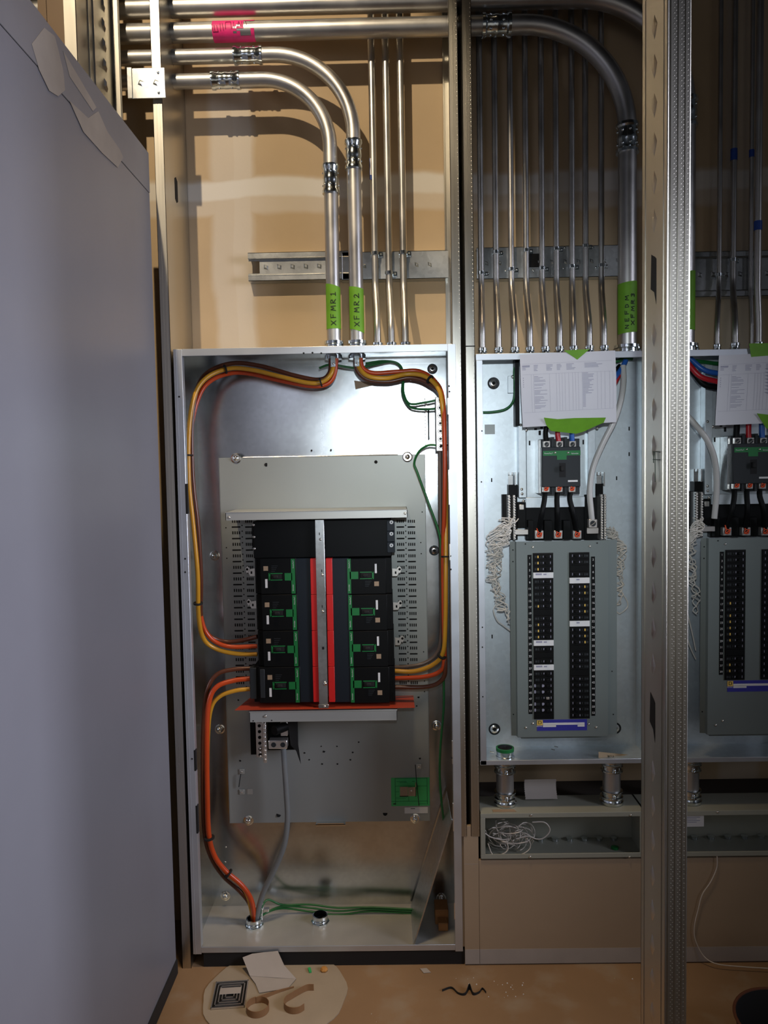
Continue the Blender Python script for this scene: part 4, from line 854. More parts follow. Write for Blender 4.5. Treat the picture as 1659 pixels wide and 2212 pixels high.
    for px, ya, yb in ((1100, 1070, 1166), (1111, 1070, 1166), (1300, 1068, 1166), (1307, 1068, 1166)):
        w0, w1, w2, w3 = R4(px-2, ya, px+2, yb, -.16); mb = MB(); mb.box(w0+dx, w1+dx, -.16, -.12, w2, w3); z_ = w2+.004; mb.mi = 1
        while z_ < w3-.003:
            mb.mi = 0; mb.dome(((w0+w1)/2+dx+.001, -.1602, z_), .0034, .003, n=8); mb.mi = 1; mb.box(w0+dx-.0022, w0+dx-.0002, -.1606, -.158, z_-.0022, z_+.0022); z_ += .0078
        mb.build('neutral_bar', ['alu', 'dark'], P)
    for a, s_ in ((1103, -1), (1294, 1)):
        mb = MB(); w0, w1, w2, w3 = R4(a-5, 1020, a+5, 1048, -.13); mb.box(w0+dx, w1+dx, -.13, -.128, w2, w3-.008); mb.box(w0+dx, w0+dx+.004, -.13, -.128, w3-.01, w3); mb.box(w1+dx-.004, w1+dx, -.13, -.128, w3-.01, w3); mb.box(w1+dx+.004, w1+dx+.008, -.14, ybk-.002, w2, w3); mb.build('hanger_bracket', 'galv', P)
    # dead front
    YD = -.225; w0, w1, z0d, z1d = R4(1103, 1167, 1331, 1586, YD+.02)
    f0, f1, _, _ = R4(1117, 1167, 1313, 1586, YD)
    mb = MB(); pl = [(w0+dx, YD+.02), (w0+dx+.016, YD+.02), (f0+dx, YD), (f1+dx, YD), (w1+dx-.016, YD+.02), (w1+dx, YD+.02)]
    pl = [(w0+dx, YD+.016), (f0+dx-.002, YD+.013), (f0+dx, YD), (f1+dx, YD), (f1+dx+.002, YD+.013), (w1+dx, YD+.016)]
    mb.sheet(pl, .0014, z0d, z1d); mb.box(f0+dx, f1+dx, YD, YD+.03, z0d-.001, z0d+.0005)
    mb.prism([(w0+dx+.02, z0d), (w1+dx-.02, z0d), (w1+dx-.03, z0d-.012), (w0+dx+.03, z0d-.012)], YD+.02, YD+.03)
    df = mb.build('dead_front', 'dead', P)
    for px, py in ((1151, 1182), (1274, 1180), (1151, 1563), (1136, 1572), (1272, 1564), (1288, 1571)): q = at(px, py, YD-.001); q.x += dx; screw(df, q, .0032)
    mb = MB()
    for px, py in ((1135, 1175), (1290, 1173), (1108, 1188), (1108, 1213), (1109, 1543), (1325, 1543), (1322, 1450)): q = at(px, py, YD-.0012 if 1117 < px < 1313 else YD+.0135); mb.cyl((q.x+dx, q.y, q.z), (q.x+dx, q.y-.001, q.z), .002, 8)
    mb.build('cover_holes', 'hole', df)
    zr = at(1173, 1202.3, YD).z; pitch = .013218*56.2/56.2*0+(at(1173, 1202.3, YD).z-at(1173, 1202.3+26*13.215, YD).z)/26
    for col, rows in ((0, rows_l), (1, rows_r)):
        a, c = (1153.5, 1195.5) if col == 0 else (1231.5, 1273.5)
        u0, u1, _, _ = R4(a, 1300, c, 1400, YD-.006); u0 += dx; u1 += dx; wd = u1-u0
        mb = MB(); zz1 = zr+pitch*.5+.002; zz0 = zr-pitch*(len(rows)-.5)-.001; mb.box(u0-.0012, u1+.0012, YD-.0022, YD-.0008, zz0, zz1)
        mb.build('breaker_window', 'black2', df)
        for k, kind in enumerate(rows):
            zc_ = zr-pitch*k-(0 if col == 0 else -.0012)
            mb = MB(); X_ = lambda u: (u0+wd*u) if col == 0 else (u1-wd*u)
            if kind == 'w':
                mb.mi = 4; mb.box(u0-.001, u1+.001, YD-.0048, YD-.001, zc_-pitch*.46, zc_+pitch*.46, .0006); mb.mi = 3
                mb.box(X_(.5), X_(.66), YD-.0052, YD-.0046, zc_+.001, zc_+.005); 
                if col == 0: mb.box(X_(.1), X_(.42), YD-.0052, YD-.0046, zc_+.001, zc_+.006)
                mb.build('filler_plate', ['black', 'gold', 'dark', 'printi', 'white'], P, smooth=0); continue
            mb.box(u0, u1, YD-.005, YD+.05, zc_-pitch*.475, zc_+pitch*.475, .0006)
            if kind != 'b':
                mb.mi = 1 if kind == 'g' else 2
                mb.box(X_(.20), X_(.26), YD-.0056, YD-.0048, zc_-.0035, zc_+.0035); mb.mi = 2; mb.box(X_(.06), X_(.17), YD-.0054, YD-.0048, zc_-.003, zc_+.003)
                mb.box(X_(.36), X_(.40), YD-.0054, YD-.0048, zc_-.002, zc_+.003); mb.mi = 3; mb.box(X_(.48), X_(.52), YD-.0054, YD-.0048, zc_-.0025, zc_+.003); mb.box(X_(.85), X_(.88), YD-.0054, YD-.0048, zc_-.003, zc_+.004)
            if kind == 'm':
                mb.mi = 3; mb.box(X_(.40), X_(.48), YD-.0056, YD-.0048, zc_-.004, zc_+.004); mb.box(X_(0), X_(.07), YD-.0056, YD-.0048, zc_-.004, zc_+.005)
            br = mb.build('circuit_breaker', ['black', 'gold', 'dark', 'printi', 'white'], P, smooth=0)
            if kind != 'b' and not (dx and col): 
                mb = MB(); mb.box(X_(.60), X_(.76), YD-.011, YD-.005, zc_-.0035, zc_+.0035, .001); mb.build('toggle_handle', 'alu' if kind == 't' else 'black', br)
        # number strip
        a2, c2 = (1140.5, 1149) if col == 0 else (1277, 1285.5)
        v0, v1, _, _ = R4(a2, 1300, c2, 1400, YD-.001); v0 += dx; v1 += dx; nn = n_left if col == 0 else n_left
        offz = -pitch*.18 if col == 0 else -pitch*.62; mb = MB(); ztop = zr+offz+pitch*.5; zbt = zr+offz-pitch*(nn-.5)
        mb.box(v0, v1, YD-.002, YD-.0008, zbt, ztop, .0006); ns = mb.build('number_strip', 'black', P)
        mb = MB()
        for k in range(nn): mb.text(str(2*k+1+col), (v0+v1)/2, zr+offz-pitch*k, YD-.0024, .0088)
        mb.build('circuit_numbers', 'white', ns, smooth=0)
    # blue maker label
    zlab = zr-pitch*(len(rows_l)-.5)-.003; lx0, lx1, _, _ = R4(1160, 1555, 1268, 1581, YD-.001); lx0 += dx; lx1 += dx; lw = lx1-lx0; lh = .0335; zz = zlab-lh
    mb = MB(); mb.box(lx0, lx1, YD-.0016, YD-.0008, zz, zlab); mb.mi = 1; mb.box(lx0, lx0+lw*.115, YD-.002, YD-.0015, zlab-lh*.5, zlab-lh*.02)
    mb.mi = 3; mb.text('D', lx0+lw*.058, zlab-lh*.25, YD-.0026, .015); mb.mi = 2
    mb.box(lx0+lw*.12, lx0+lw*.95, YD-.002, YD-.0015, zlab-lh*.48, zlab-lh*.28); mb.box(lx0+lw*.12, lx0+lw*.38, YD-.002, YD-.0015, zlab-lh*.66, zlab-lh*.46); mb.box(lx0+lw*.81, lx0+lw*.95, YD-.002, YD-.0015, zlab-lh*.66, zlab-lh*.46)
    mb.text('SQUARE D', lx0+lw*.06, zlab-lh*.58, YD-.0024, .0045); mb.build('maker_label', ['blue', 'gold', 'white', 'hole'], df, smooth=0)
    return P, ybk
g, n_, b_, w_, m_, t_ = 'g', 'n', 'b', 'w', 'm', 't'
L1 = [g, g, g, w_, n_, n_, n_, n_, g, b_, n_, g, g, g, w_, n_, b_, n_, w_, n_, n_, m_, m_, t_, m_, m_, b_]
R1 = [n_, n_, b_, n_, w_, g, g, n_, g, g, n_, w_, g, g, g, b_, n_, n_, n_, b_, n_, n_, n_, n_, n_, n_, n_]
L2 = [n_, n_, n_, n_, n_, n_, n_, n_, g, n_, g, g, g, g, g, n_, b_, n_, g, g, n_]
R2 = [n_]*21
P1, ybk = panel(0, 'open branch panelboard in the middle bay with circuit numbers up to 52', 26, L1, R1)
P2, _ = panel(DX, 'open branch panelboard at the right edge, partly hidden by the foreground stud', 20, L2, R2)

# conductors of both branch panels
for dx, nm in ((0, 'middle'), (DX, 'right')):
    def sh(seq): return [q+Vector((dx, 0, 0)) for q in spline(pxs(seq), 6)]
    def cb(label, seq, r, m, name='power_cable'):
        mb = MB(); mb.tube(sh(seq), r, 12); return tag(mb.build(name, m), label, 'cable')
    for i, (a, c) in enumerate(((1177, 1164), (1204, 1204), (1232, 1246))):
        cb(('left', 'centre', 'right')[i]+' one of three short black conductors below the main breaker of the '+nm+' panelboard', [(a, 1062, -.175), (a-1, 1080, -.185), ((a+c)/2, 1110, -.19), (c, 1148, -.165)], .0078, 'black', 'black_conductor')
    if dx == 0:
        cb('black conductor dropping behind the typed sheet to the middle main breaker', [(1340, 790, -.15), (1290, 840, -.17), (1200, 880, -.17), (1180, 925, -.17), (1180, 955, -.175)], .0075, 'black')
        cb('red conductor entering the middle main breaker below the green tape', [(1342, 800, -.165), (1310, 850, -.18), (1230, 890, -.18), (1206, 925, -.175), (1207, 955, -.175)], .0075, 'rcable')
        cb('blue conductor entering the middle main breaker, also seen right of the typed sheet', [(1352, 778, -.16), (1340, 800, -.17), (1300, 850, -.19), (1250, 890, -.19), (1236, 925, -.18), (1236, 955, -.175)], .0075, 'bcable')
        cb('thick pale grey conductor bowing down the right side of the middle panelboard', [(1346, 790, -.17), (1347, 825, -.18), (1341, 865, -.19), (1326, 910, -.19), (1301, 960, -.18), (1281, 1010, -.17), (1274, 1060, -.17), (1277, 1105, -.17), (1279, 1128, -.165)], .0088, 'wcable')
    else:
        cb('black conductor dropping to the right main breaker', [(1080, 800, -.16), (1110, 838, -.17), (1150, 850, -.17), (1180, 900, -.17), (1180, 955, -.175)], .009, 'black')
        cb('red conductor arching behind the right typed sheet to the main breaker', [(1072, 790, -.175), (1100, 822, -.19), (1150, 838, -.19), (1200, 880, -.18), (1207, 955, -.175)], .008, 'rcable')
        cb('blue conductor arching behind the right typed sheet to the main breaker', [(1080, 782, -.165), (1110, 808, -.18), (1160, 822, -.18), (1225, 870, -.18), (1236, 955, -.175)], .008, 'bcable')
# pale grey conductor of the right panel crossing from behind the stud
cable('thick pale grey conductor curving from behind the foreground stud to the right lug', [(1440, 860, -.17), (1470, 885, -.18), (1500, 915, -.19), (1530, 955, -.19), (1545, 1000, -.18), (1548, 1060, -.17), (1543, 1120, -.165)], .0088, 'wcable')
cable('green ground wire looping at the upper left of the middle panelboard', [(1040, 891, -.115), (1065, 890, -.12), (1092, 884, -.125), (1108, 868, -.125), (1112, 840, -.125), (1111, 800, -.125), (1118, 785, -.12)], .0038, 'gcable', name='ground_wire', cat='wire')
cable('green ground wire under the lid of the right panelboard', [(1488, 778, -.14), (1520, 782, -.14), (1560, 786, -.13), (1600, 782, -.12)], .006, 'gcable', name='ground_wire', cat='wire')
cable('dark green ground wire under the lid right of the typed sheet', [(1300, 775, -.13), (1330, 780, -.14), (1350, 773, -.14), (1365, 775, -.13)], .006, 'gcable', name='ground_wire', cat='wire')
x0, x1, z0, z1 = R4(1097, 812, 1110, 849, -.12)
mb = MB(); mb.box(x0, x1, -.12, -.118, z0, z1, .0008); mb.box(x1-.002, x1, -.12, -.1, z0, z1); br = tag(mb.build('ground_bracket', 'lite'), 'small pale bracket beside the green wire loop', 'bracket'); screw(br, at(1108, 814, -.121), .005)
mb = MB(); a, b, c, d = R4(1113, 775, 1122, 920, -.14); mb.box(a, b, -.14, -.101, c, d); mb.build('gutter_channel', 'black', P1)
# white wire tangles
def stuff(mb, lab, m='wwire', nm='wire_tangle'): return tag(mb.build(nm, m), lab, 'wires', kind='stuff')
def pz(px, py, Y): q = at(px, py, Y); return q.x, q.z
def twist(pts, n, amp, Y, seedv, freq=1.0, r=.0017):
    rnd = random.Random(seedv); mb = MB(); base = spline(pxs([(a, b, Y) for a, b in pts]), 10)
    for k in range(n):
        ph = rnd.random()*6.28; f = freq*(.55+1.0*rnd.random()); am = amp*(.55+.9*rnd.random()); end = int(len(base)*(.45+.55*rnd.random())) if k else len(base); P = []
        for i, q in enumerate(base[:max(6, end)]):
            fade = 1-.55*i/len(base); P.append(q+Vector((am*fade*math.sin(ph+i*f*.55)+am*.45*math.sin(i*1.3+k), .012*math.sin(ph+i*.5+k)-.01*rnd.random()*0, amp*.35*math.cos(ph+i*f*.55))))
        mb.tube(P, r, 6)
    return mb
mbx = twist([(1096, 1120), (1085, 1160), (1072, 1185), (1064, 1230), (1070, 1270), (1085, 1310), (1100, 1345)], 8, .019, -.165, 3, 1.3, .0017)
for k in range(13):
    y = 1128+k*3.6
    if k % 2: mbx.tube(spline(pxs([(1097, y+4, -.16), (1088, y-6+(k % 3)*3, -.17), (1072-(k*5 % 13), y+6+(k*7 % 9), -.165), (1060-(k*3 % 11), y+22, -.16), (1066+(k % 4)*4, y+42, -.155), (1084, y+55, -.155)]), 5), .0018, 6)
stuff(mbx, 'tangle of cream wires down the left side of the middle panelboard')
mbx = MB(); mbx.tube(spline(pxs([(1066, 1260, -.15), (1072, 1300, -.15), (1066, 1318, -.15), (1074, 1340, -.15), (1086, 1350, -.15), (1102, 1362, -.15)]), 6), .0019, 6); tag(mbx.build('loose_wire', 'wwire'), 'single cream wire trailing lowest left of the middle dead front', 'wire')
mbx = twist([(1312, 1140), (1330, 1165), (1340, 1190), (1337, 1230), (1340, 1270), (1334, 1310)], 6, .015, -.125, 8, 1.3, .002)
mbx.tube(spline(pxs([(1330, 1268, -.12), (1350, 1290, -.12), (1356, 1310, -.12), (1340, 1325, -.12), (1332, 1322, -.12)]), 6), .0018, 6)
stuff(mbx, 'tangle of grey-white wires down the right side of the middle panelboard', 'wwire')
mbx = twist([(1512, 1120), (1496, 1160), (1488, 1195), (1494, 1230), (1500, 1275), (1506, 1330)], 5, .014, -.165, 12, 1.4, .0017)
for k in range(7):
    y = 1124+k*5; mbx.tube(spline(pxs([(1513, y, -.165), (1502, y+3, -.17), (1494, y+12, -.165), (1490-(k*3 % 7), y+32, -.16)]), 5), .0018, 6)
stuff(mbx, 'tangle of white wires right beside the foreground stud in the right panelboard')
mbx = MB(); mbx.tube(spline(pxs([(1478, 1300, -.16), (1490, 1345, -.16), (1498, 1380, -.16), (1503, 1405, -.16)]), 6), .0019, 6); mbx.tube(spline(pxs([(1478, 1355, -.16), (1490, 1395, -.16), (1503, 1424, -.16)]), 6), .0019, 6)
stuff(mbx, 'two loose white wire ends hanging below the right tangle', nm='loose_wires')

# typed sheets
def sheet(lab, pts, Ys, print_fn, tapes):
    """pts: 4 px corners TL TR BR BL with their depth"""
    TL, TR, BR, BL = [at(*p) for p in pts]
    e = empty('circuit_directory', (TL+BR)/2, lab, 'paper')
    def S(u, v, off=0):
        p = (TL*(1-u)+TR*u)*(1-v)+(BL*(1-u)+BR*u)*v
        return p+Vector((.004*math.sin(v*3.1)*(u-.5), -.006*math.sin(math.pi*v)*math.sin(math.pi*u)*.6-off-.004*(1-u)*math.sin(v*4), 0))
    mb = MB(); n = 14; V = [[mb.bm.verts.new(S(i/n, j/n)) for i in range(n+1)] for j in range(n+1)]; V2 = [[mb.bm.verts.new(S(i/n, j/n, -.0003)) for i in range(n+1)] for j in range(n+1)]
    for j in range(n):
        for i in range(n): mb._f([V[j][i], V[j+1][i], V[j+1][i+1], V[j][i+1]]); mb._f([V2[j][i], V2[j][i+1], V2[j+1][i+1], V2[j+1][i]])
    for i in range(n):
        mb._f([V[0][i], V[0][i+1], V2[0][i+1], V2[0][i]]); mb._f([V[n][i], V2[n][i], V2[n][i+1], V[n][i+1]]); mb._f([V[i][0], V2[i][0], V2[i+1][0], V[i+1][0]]); mb._f([V[i][n], V[i+1][n], V2[i+1][n], V2[i][n]])
    mb.build('paper_sheet', 'paper', e)
    mb = MB()
    def q(u0, v0, u1, v1):
        m_ = max(1, int(abs(u1-u0)*14)); k_ = max(1, int(abs(v1-v0)*14))
        for i in range(m_):
            for j in range(k_):
                a, b = u0+(u1-u0)*i/m_, u0+(u1-u0)*(i+1)/m_; c, d = v0+(v1-v0)*j/k_, v0+(v1-v0)*(j+1)/k_
                mb._f([mb.bm.verts.new(S(*w, .0005)) for w in ((a, c), (b, c), (b, d), (a, d))])
    print_fn(q); mb.build('printed_table', 'printi', e, smooth=0)
    for poly in tapes:
        mb = MB(); P = [at(*w) for w in poly]; mb.hull8(P, [w+Vector((0, .0006, 0)) for w in P]); tag(mb.build('green_tape', 'gtape', e), 'lime green tape strip')
    return e
def pf1(q, full=True):
    rnd = random.Random(2)
    for c, nrow, wd in ((.02, 4, .08), (.14, 5, .05), (.27, 5, .09), (.38, 5, .05), (.48, 5, .14), (.67, 4, .2)):
        for r in range(nrow): L = wd*(.4+.6*rnd.random()); q(c, .155+r*.018, c+L, .162+r*.018)
    q(.02, .155, .10, .168); q(.0+.02, .135, .96, .137)
    for k in range(26):
        if rnd.random() < .85: L = .04+.1*rnd.random(); q(.14, .31+k*.0175, .14+L, .316+k*.0175)
        L = .03+.09*rnd.random() if k < 16 else .03; q(.645, .29+k*.0185, .645+L, .297+k*.0185)
    for u in (.11, .135, .30, .37, .40, .43, .46, .50, .54, .57, .60, .64, .80, .84, .88, .93, .965): q(u, .28, u+.0016, .80)
    for v in (.28, .80): q(.02, v, .97, v+.002)
    for k in range(5): q(.025, .32+k*.03, .031, .335+k*.03)
sheet('white typed circuit sheet taped with green tape over the middle panelboard', [(1123, 766, -.2465), (1329, 757, -.2465), (1331, 912, -.235), (1130, 923, -.235)], None, pf1,
      [[(1218, 757, -.2482), (1274, 754, -.2482), (1247, 777, -.2475), (1240, 772, -.2475), (1228, 764, -.248)],
       [(1175, 902, -.2455), (1205, 905.5, -.247), (1240, 903, -.247), (1309, 902, -.243), (1304, 913, -.24), (1290, 919, -.237), (1262, 932, -.232), (1245, 937, -.228), (1190, 931, -.23), (1180, 918, -.235)]])
def pf2(q):
    pf1(q)
    for k in range(8):
        for j in range(5): q(.47+j*.012, .22+k*.048+j*.007, .62+j*.01, .226+k*.048+j*.007)
sheet('white typed circuit sheet at the right picture edge, cut off by the frame', [(1553, 768, -.2465), (1765, 757, -.2465), (1758, 910, -.235), (1546, 919, -.24)], None, pf2,
      [[(1618, 742, -.248), (1700, 740, -.248), (1700, 765, -.2475), (1623, 771, -.2475)], [(1635, 893, -.246), (1700, 900, -.246), (1700, 935, -.23), (1655, 925, -.235)]])

# bottom of the middle panelboard
p = at(1091, 1640, -.19); p.z = .6155
mb = MB(); mb.lathe([(.028, 0), (.028, .006), (.026, .008), (.027, .03), (.023, .031), (.022, .008)], p, (0, 0, 1), 24, cap=False); mb.mi = 1; mb.lathe([(.0272, .022), (.0275, .0315), (.0225, .0318)], p, (0, 0, 1), 24, cap=False); mb.mi = 2; mb.lathe([(.0222, .014), (.001, .014)], p, (0, 0, 1), 20, cap=False)
mb.build('bushing', ['zinc', 'green', 'hole'], P1)
mb = MB(); A = pxs([(1293, 1624, -.2), (1362, 1631, -.18), (1362, 1645, -.185), (1293, 1637, -.205)]); mb.hull8(A, [q+Vector((0, .001, 0)) for q in A]); mb.mi = 1
q = (A[0]+A[2])/2; mb.text('P2A', q.x-.012, q.z+.002, q.y-.006, .012); tag(mb.build('cardboard_tag', ['wall', 'ink'], smooth=0), 'pale cardboard tag with pen marks in the bottom of the middle panelboard', 'tag')
mb = MB(); 
for px, py in ((1058, 1623), (1190, 1618), (1197, 1612)): a = at(px, py, -.16); mb.tube([a, a+Vector((.012, 0, -.003))], .0015, 6)
mb.build('floor_rivets', 'screw', P1)

# ------------------------------------------------------------------ wireways with nipples
YT = -.252
def trough(pa, pb_, lab, m='olive'):
    x0 = at(pa, 1800, YT).x; x1 = at(pb_, 1800, YT).x; zt = at(1210, 1755, YT).z; zb = at(1210, 1853, YT).z; YB_ = -.132
    e = empty('wireway', ((x0+x1)/2, YT, zb), lab, 'wireway'); tt = .0015
    mb = MB(); mb.box(x0, x1, YB_-tt, YB_, zb, zt); mb.box(x0, x0+tt, YT, YB_, zb, zt); mb.box(x1-tt, x1, YT, YB_, zb, zt); mb.box(x0, x1, YT, YB_, zb, zb+tt); mb.box(x0, x1, YT, YB_, zt-tt, zt); mb.build('trough_body', m, e)
    for (a, b, c, d) in ((x0, x1, zt-.014, zt), (x0, x1, zb, zb+.014), (x0, x0+.014, zb+.014, zt-.014), (x1-.014, x1, zb+.014, zt-.014)):
        mb = MB(); mb.box(a, b, YT-.0022, YT, c, d, .0008); mb.build('front_lip', m, e)
    return e, x0, x1, zb, zt
e, tx0, tx1, tzb, tzt = trough(1038, 1392, 'olive grey open wireway full of white wires under the middle panelboard')
for px, py in ((1147, 1761), (1362, 1761), (1145, 1851), (1360, 1851)): screw(e, at(px, py, YT-.0024), .0035)
a = at(1088, 1747, -.22); mb = MB(); mb.hull8([Vector((a.x-.035, -.245, tzt+.0003)), Vector((a.x+.035, -.245, tzt+.0003)), Vector((a.x+.03, -.228, tzt+.0003)), Vector((a.x-.035, -.228, tzt+.0003))], [Vector((a.x-.035, -.245, tzt+.0008)), Vector((a.x+.035, -.245, tzt+.0008)), Vector((a.x+.03, -.228, tzt+.0008)), Vector((a.x-.035, -.228, tzt+.0008))]); mb.build('lid_label', 'tan', e)
mb = MB()
for k in range(6): xx = at(1170+k*32, 1820, -.17).x; mb.lathe([(.010, 0), (.010, .008), (.007, .009)], (xx, -.15, tzb+.002), (0, 0, 1), 14)
mb.mi = 1; xx = at(1327, 1836, -.2).x; mb.lathe([(.011, 0), (.011, .006), (.006, .007)], (xx, -.205, tzb+.002), (0, 0, 1), 14); mb.build('locknut', ['zinc', 'green'], e)
e2, ux0, ux1, _, _ = trough(1394, 1900, 'second open wireway passing behind the foreground stud to the right edge')
for px in (1550,): screw(e2, at(px, 1754, YT-.0024), .0035)
mb = MB(); a, b, c, d = R4(1478, 1761, 1520, 1785, YT+.01); mb.box(a, b, YT+.008, YT+.0095, c, d); mb.mi = 1
for k in range(4): mb.box(a+.008, b-.012-(k % 2)*.01, YT+.0074, YT+.0082, d-.006-k*.005, d-.0045-k*.005)
mb.build('rating_label', ['white', 'printi'], e2, smooth=0)
mb = MB()
for k in range(5): xx = at(1500+k*36, 1820, -.15).x; mb.lathe([(.010, 0), (.010, .008), (.007, .009)], (xx, -.15, tzb+.002), (0, 0, 1), 14)
mb.build('locknut', 'zinc', e2)
for px, lab, gx in ((1091, 'left short thick conduit joining the middle panelboard to the wireway', 0), (1321, 'right short thick conduit joining the middle panelboard to the wireway', 0), (1490, 'short thick conduit beside the foreground stud under the right panelboard', 0)):
    xx = at(px, 1700, -.19).x; e3 = empty('conduit_nipple', (xx, -.19, tzt), lab, 'conduit', 'short conduits above the wireways')
    mb = MB(); mb.cyl((xx, -.19, tzt+.0005), (xx, -.19, .612), .0265, 24); mb.build('nipple_tube', 'emt', e3)
    for z_, s_ in ((tzt+.001, 1), (.612, -1)):
        mb = MB(); mb.lathe([(.034, 0), (.035, .002), (.035, .008), (.0315, .010), (.030, .014), (.034, .018), (.034, .022), (.029, .025), (.029, .034), (.033, .037), (.033, .040), (.027, .042)], (xx, -.19, z_), (0, 0, s_), 24); mb.dome((xx, -.19-.029, z_+s_*.030), .006, .006); mb.build('compression_fitting', 'zinc', e3)
rnd = random.Random(5); mbx = MB()
for k in range(26):
    cx_, cz_ = 1100+rnd.gauss(0, 14), 1805+rnd.gauss(0, 9); P = []; a0 = rnd.random()*6.28; rx = 10+rnd.random()*28; rz = 7+rnd.random()*17
    cx_ = min(max(cx_, 1052+rx*.9), 1185-rx*.5)
    for i in range(7): a_ = a0+i*.75; P.append((cx_+rx*math.cos(a_), min(max(cz_+rz*math.sin(a_), 1770), 1846), -.245+.075*rnd.random()))
    mbx.tube(spline(pxs(P), 5), .0016 if k % 3 else .0013, 6)
for seq in ([(1048, 1800), (1060, 1808), (1085, 1814), (1100, 1812)], [(1115, 1812), (1140, 1806), (1158, 1812), (1172, 1811), (1185, 1800), (1187, 1788), (1175, 1776), (1150, 1776)], [(1094, 1815), (1097, 1835), (1082, 1846), (1064, 1846), (1054, 1822)]):
    mbx.tube(spline(pxs([(a, b, -.235) for a, b in seq]), 6), .0019, 6)
stuff(mbx, 'tangle of white and grey wires inside the left end of the olive wireway')
# curled label on the wireway
mb = MB(); n = 10; A = []; c = at(1172, 1716, -.17)
for i in range(n+1):
    f = i/n; a_ = math.pi*.75*f; A.append((c.y+.022*math.sin(a_), tzt+.0045+.056*f))
x0, x1 = at(1137, 1712, -.19).x, at(1208, 1712, -.19).x
for (y0, z0), (y1, z1) in zip(A, A[1:]): mb.hull8([(x0, y0, z0), (x1, y0, z0), (x1-.002, y1, z1), (x0+.002, y1, z1)], [(x0, y0+.0008, z0), (x1, y0+.0008, z0), (x1-.002, y1+.0008, z1), (x0+.002, y1+.0008, z1)])
tag(mb.build('curled_paper', 'scrap'), 'curled blank white paper standing between the two short thick conduits', 'paper')
# thin wire hanging from the right wireway
cable('thin white wire hanging from the right wireway across the lower wall to the floor', [(1549, 1850, -.256), (1548, 1875, -.256), (1535, 1905, -.256), (1517, 1932, -.256), (1508, 1965, -.256), (1500, 2000, -.256), (1502, 2030, -.256), (1520, 2065, -.262), (1548, 2082, -.28), (1600, 2088, -.29), (1680, 2093, -.3)], .0016, 'wwire', name='loose_wire', cat='wire', n=6)

# ------------------------------------------------------------------ big grey cabinet at the left
Yfar = -.275; xg_ = at(350, 1200, Yfar).x
zg = at(305, 330, Yfar).z; zs = at(308, 418, Yfar).z; xw = xg_-.09
cb_ = empty('equipment_cabinet', (xg_-.045, -.9, 0), 'huge lavender grey equipment cabinet side in the left foreground with dusty top trim', 'cabinet')
Ynear = -1.75
mb = MB(); mb.box(xw, xg_, Ynear, Yfar, .045, zs-.001); mb.build('side_panel', 'grey', cb_, smooth=0)
mb = MB(); mb.box(xw, xg_+.001, Ynear, Yfar+.001, zs+.0012, zg, .001); mb.build('top_trim', 'dust', cb_, smooth=0)
mb = MB(); mb.box(xw, xg_-.0015, Ynear, Yfar-.001, zs-.0012, zs+.0014); mb.build('seam', 'hole', cb_, smooth=0)
mb = MB(); mb.box(xw, xg_+.004, Ynear, Yfar+.002, .002, .045); mb.build('base_skirt', 'rubber', cb_, smooth=0)
mb = MB(); rnd = random.Random(4)
def blot(pts, xo):
    P = []
    for px, py in pts:
        d = Fv+Rv*((px-829.5)/FPX)-Uv*((py-1106)/FPX); k = (xg_+xo-CX)/d.x; q = Vector((CX, CY, CZ))+d*k; P.append((q.y, q.z))
    mb.hull8([(xg_+xo, y, z) for y, z in P], [(xg_+xo+.0006, y, z) for y, z in P])
blot([(95, 60), (118, 78), (136, 152), (140, 195), (125, 208), (106, 196), (84, 150), (68, 95)], .0012)
blot([(150, 218), (190, 255), (212, 240), (232, 285), (258, 322), (266, 340), (254, 362), (220, 330), (180, 285)], .0012)
blot([(136, 110), (160, 150), (208, 232), (200, 240), (150, 165)], .0012)
mb.build('dust_smear', 'dustspot', cb_, smooth=0)

# ------------------------------------------------------------------ floor items
c = atz(590, 2170, 0); mb = MB(); N_ = 48; pts = []
for k in range(N_):
    a_ = 2*math.pi*k/N_; rr = .205*(1+.02*math.sin(3*a_)+.012*math.sin(11*a_)); pts.append((c.x+rr*math.cos(a_), -.345+rr*math.sin(a_)*.95-.03))
mb.prismz(pts, .0003, .003); struct(mb.build('floor_patch', 'patch', smooth=0))
P = [atz(*w) for w in ((466, 2125), (538, 2122), (528, 2178), (455, 2185))]
dr = empty('floor_drain', (P[0]+P[2])/2, 'small square slotted floor drain grate with a scrap of tape on it', 'drain')
mb = MB(); cq = (P[0]+P[1]+P[2]+P[3])/4; ux = (P[1]-P[0]+P[2]-P[3])*.5; uy = (P[0]-P[3]+P[1]-P[2])*.5
def rot4(a, b, c_, d, z0, z1):
    f = lambda u, v: cq+ux*u+uy*v
    Q = [f(a, b), f(c_, b), f(c_, d), f(a, d)]; mb.hull8([Vector((q.x, q.y, z0)) for q in Q], [Vector((q.x, q.y, z1)) for q in Q])
rot4(-.5, -.5, .5, .5, .0032, .004); mb.build('drain_recess', 'hole', dr, smooth=0); mb = MB()
for k in range(5):
    h = .5-k*.09; w_ = .03
    rot4(-h, h-w_, h, h, .004, .0075); rot4(-h, -h, h, -h+w_, .004, .0075); rot4(-h, -h, -h+w_, h, .004, .0075); rot4(h-w_, -h, h, h, .004, .0075)
mb.build('drain_grate', 'alu', dr, smooth=0); mb = MB(); rot4(-.32, -.02, .32, .22, .0078, .0085); mb.build('tape_scrap', 'scrap', dr, smooth=0)
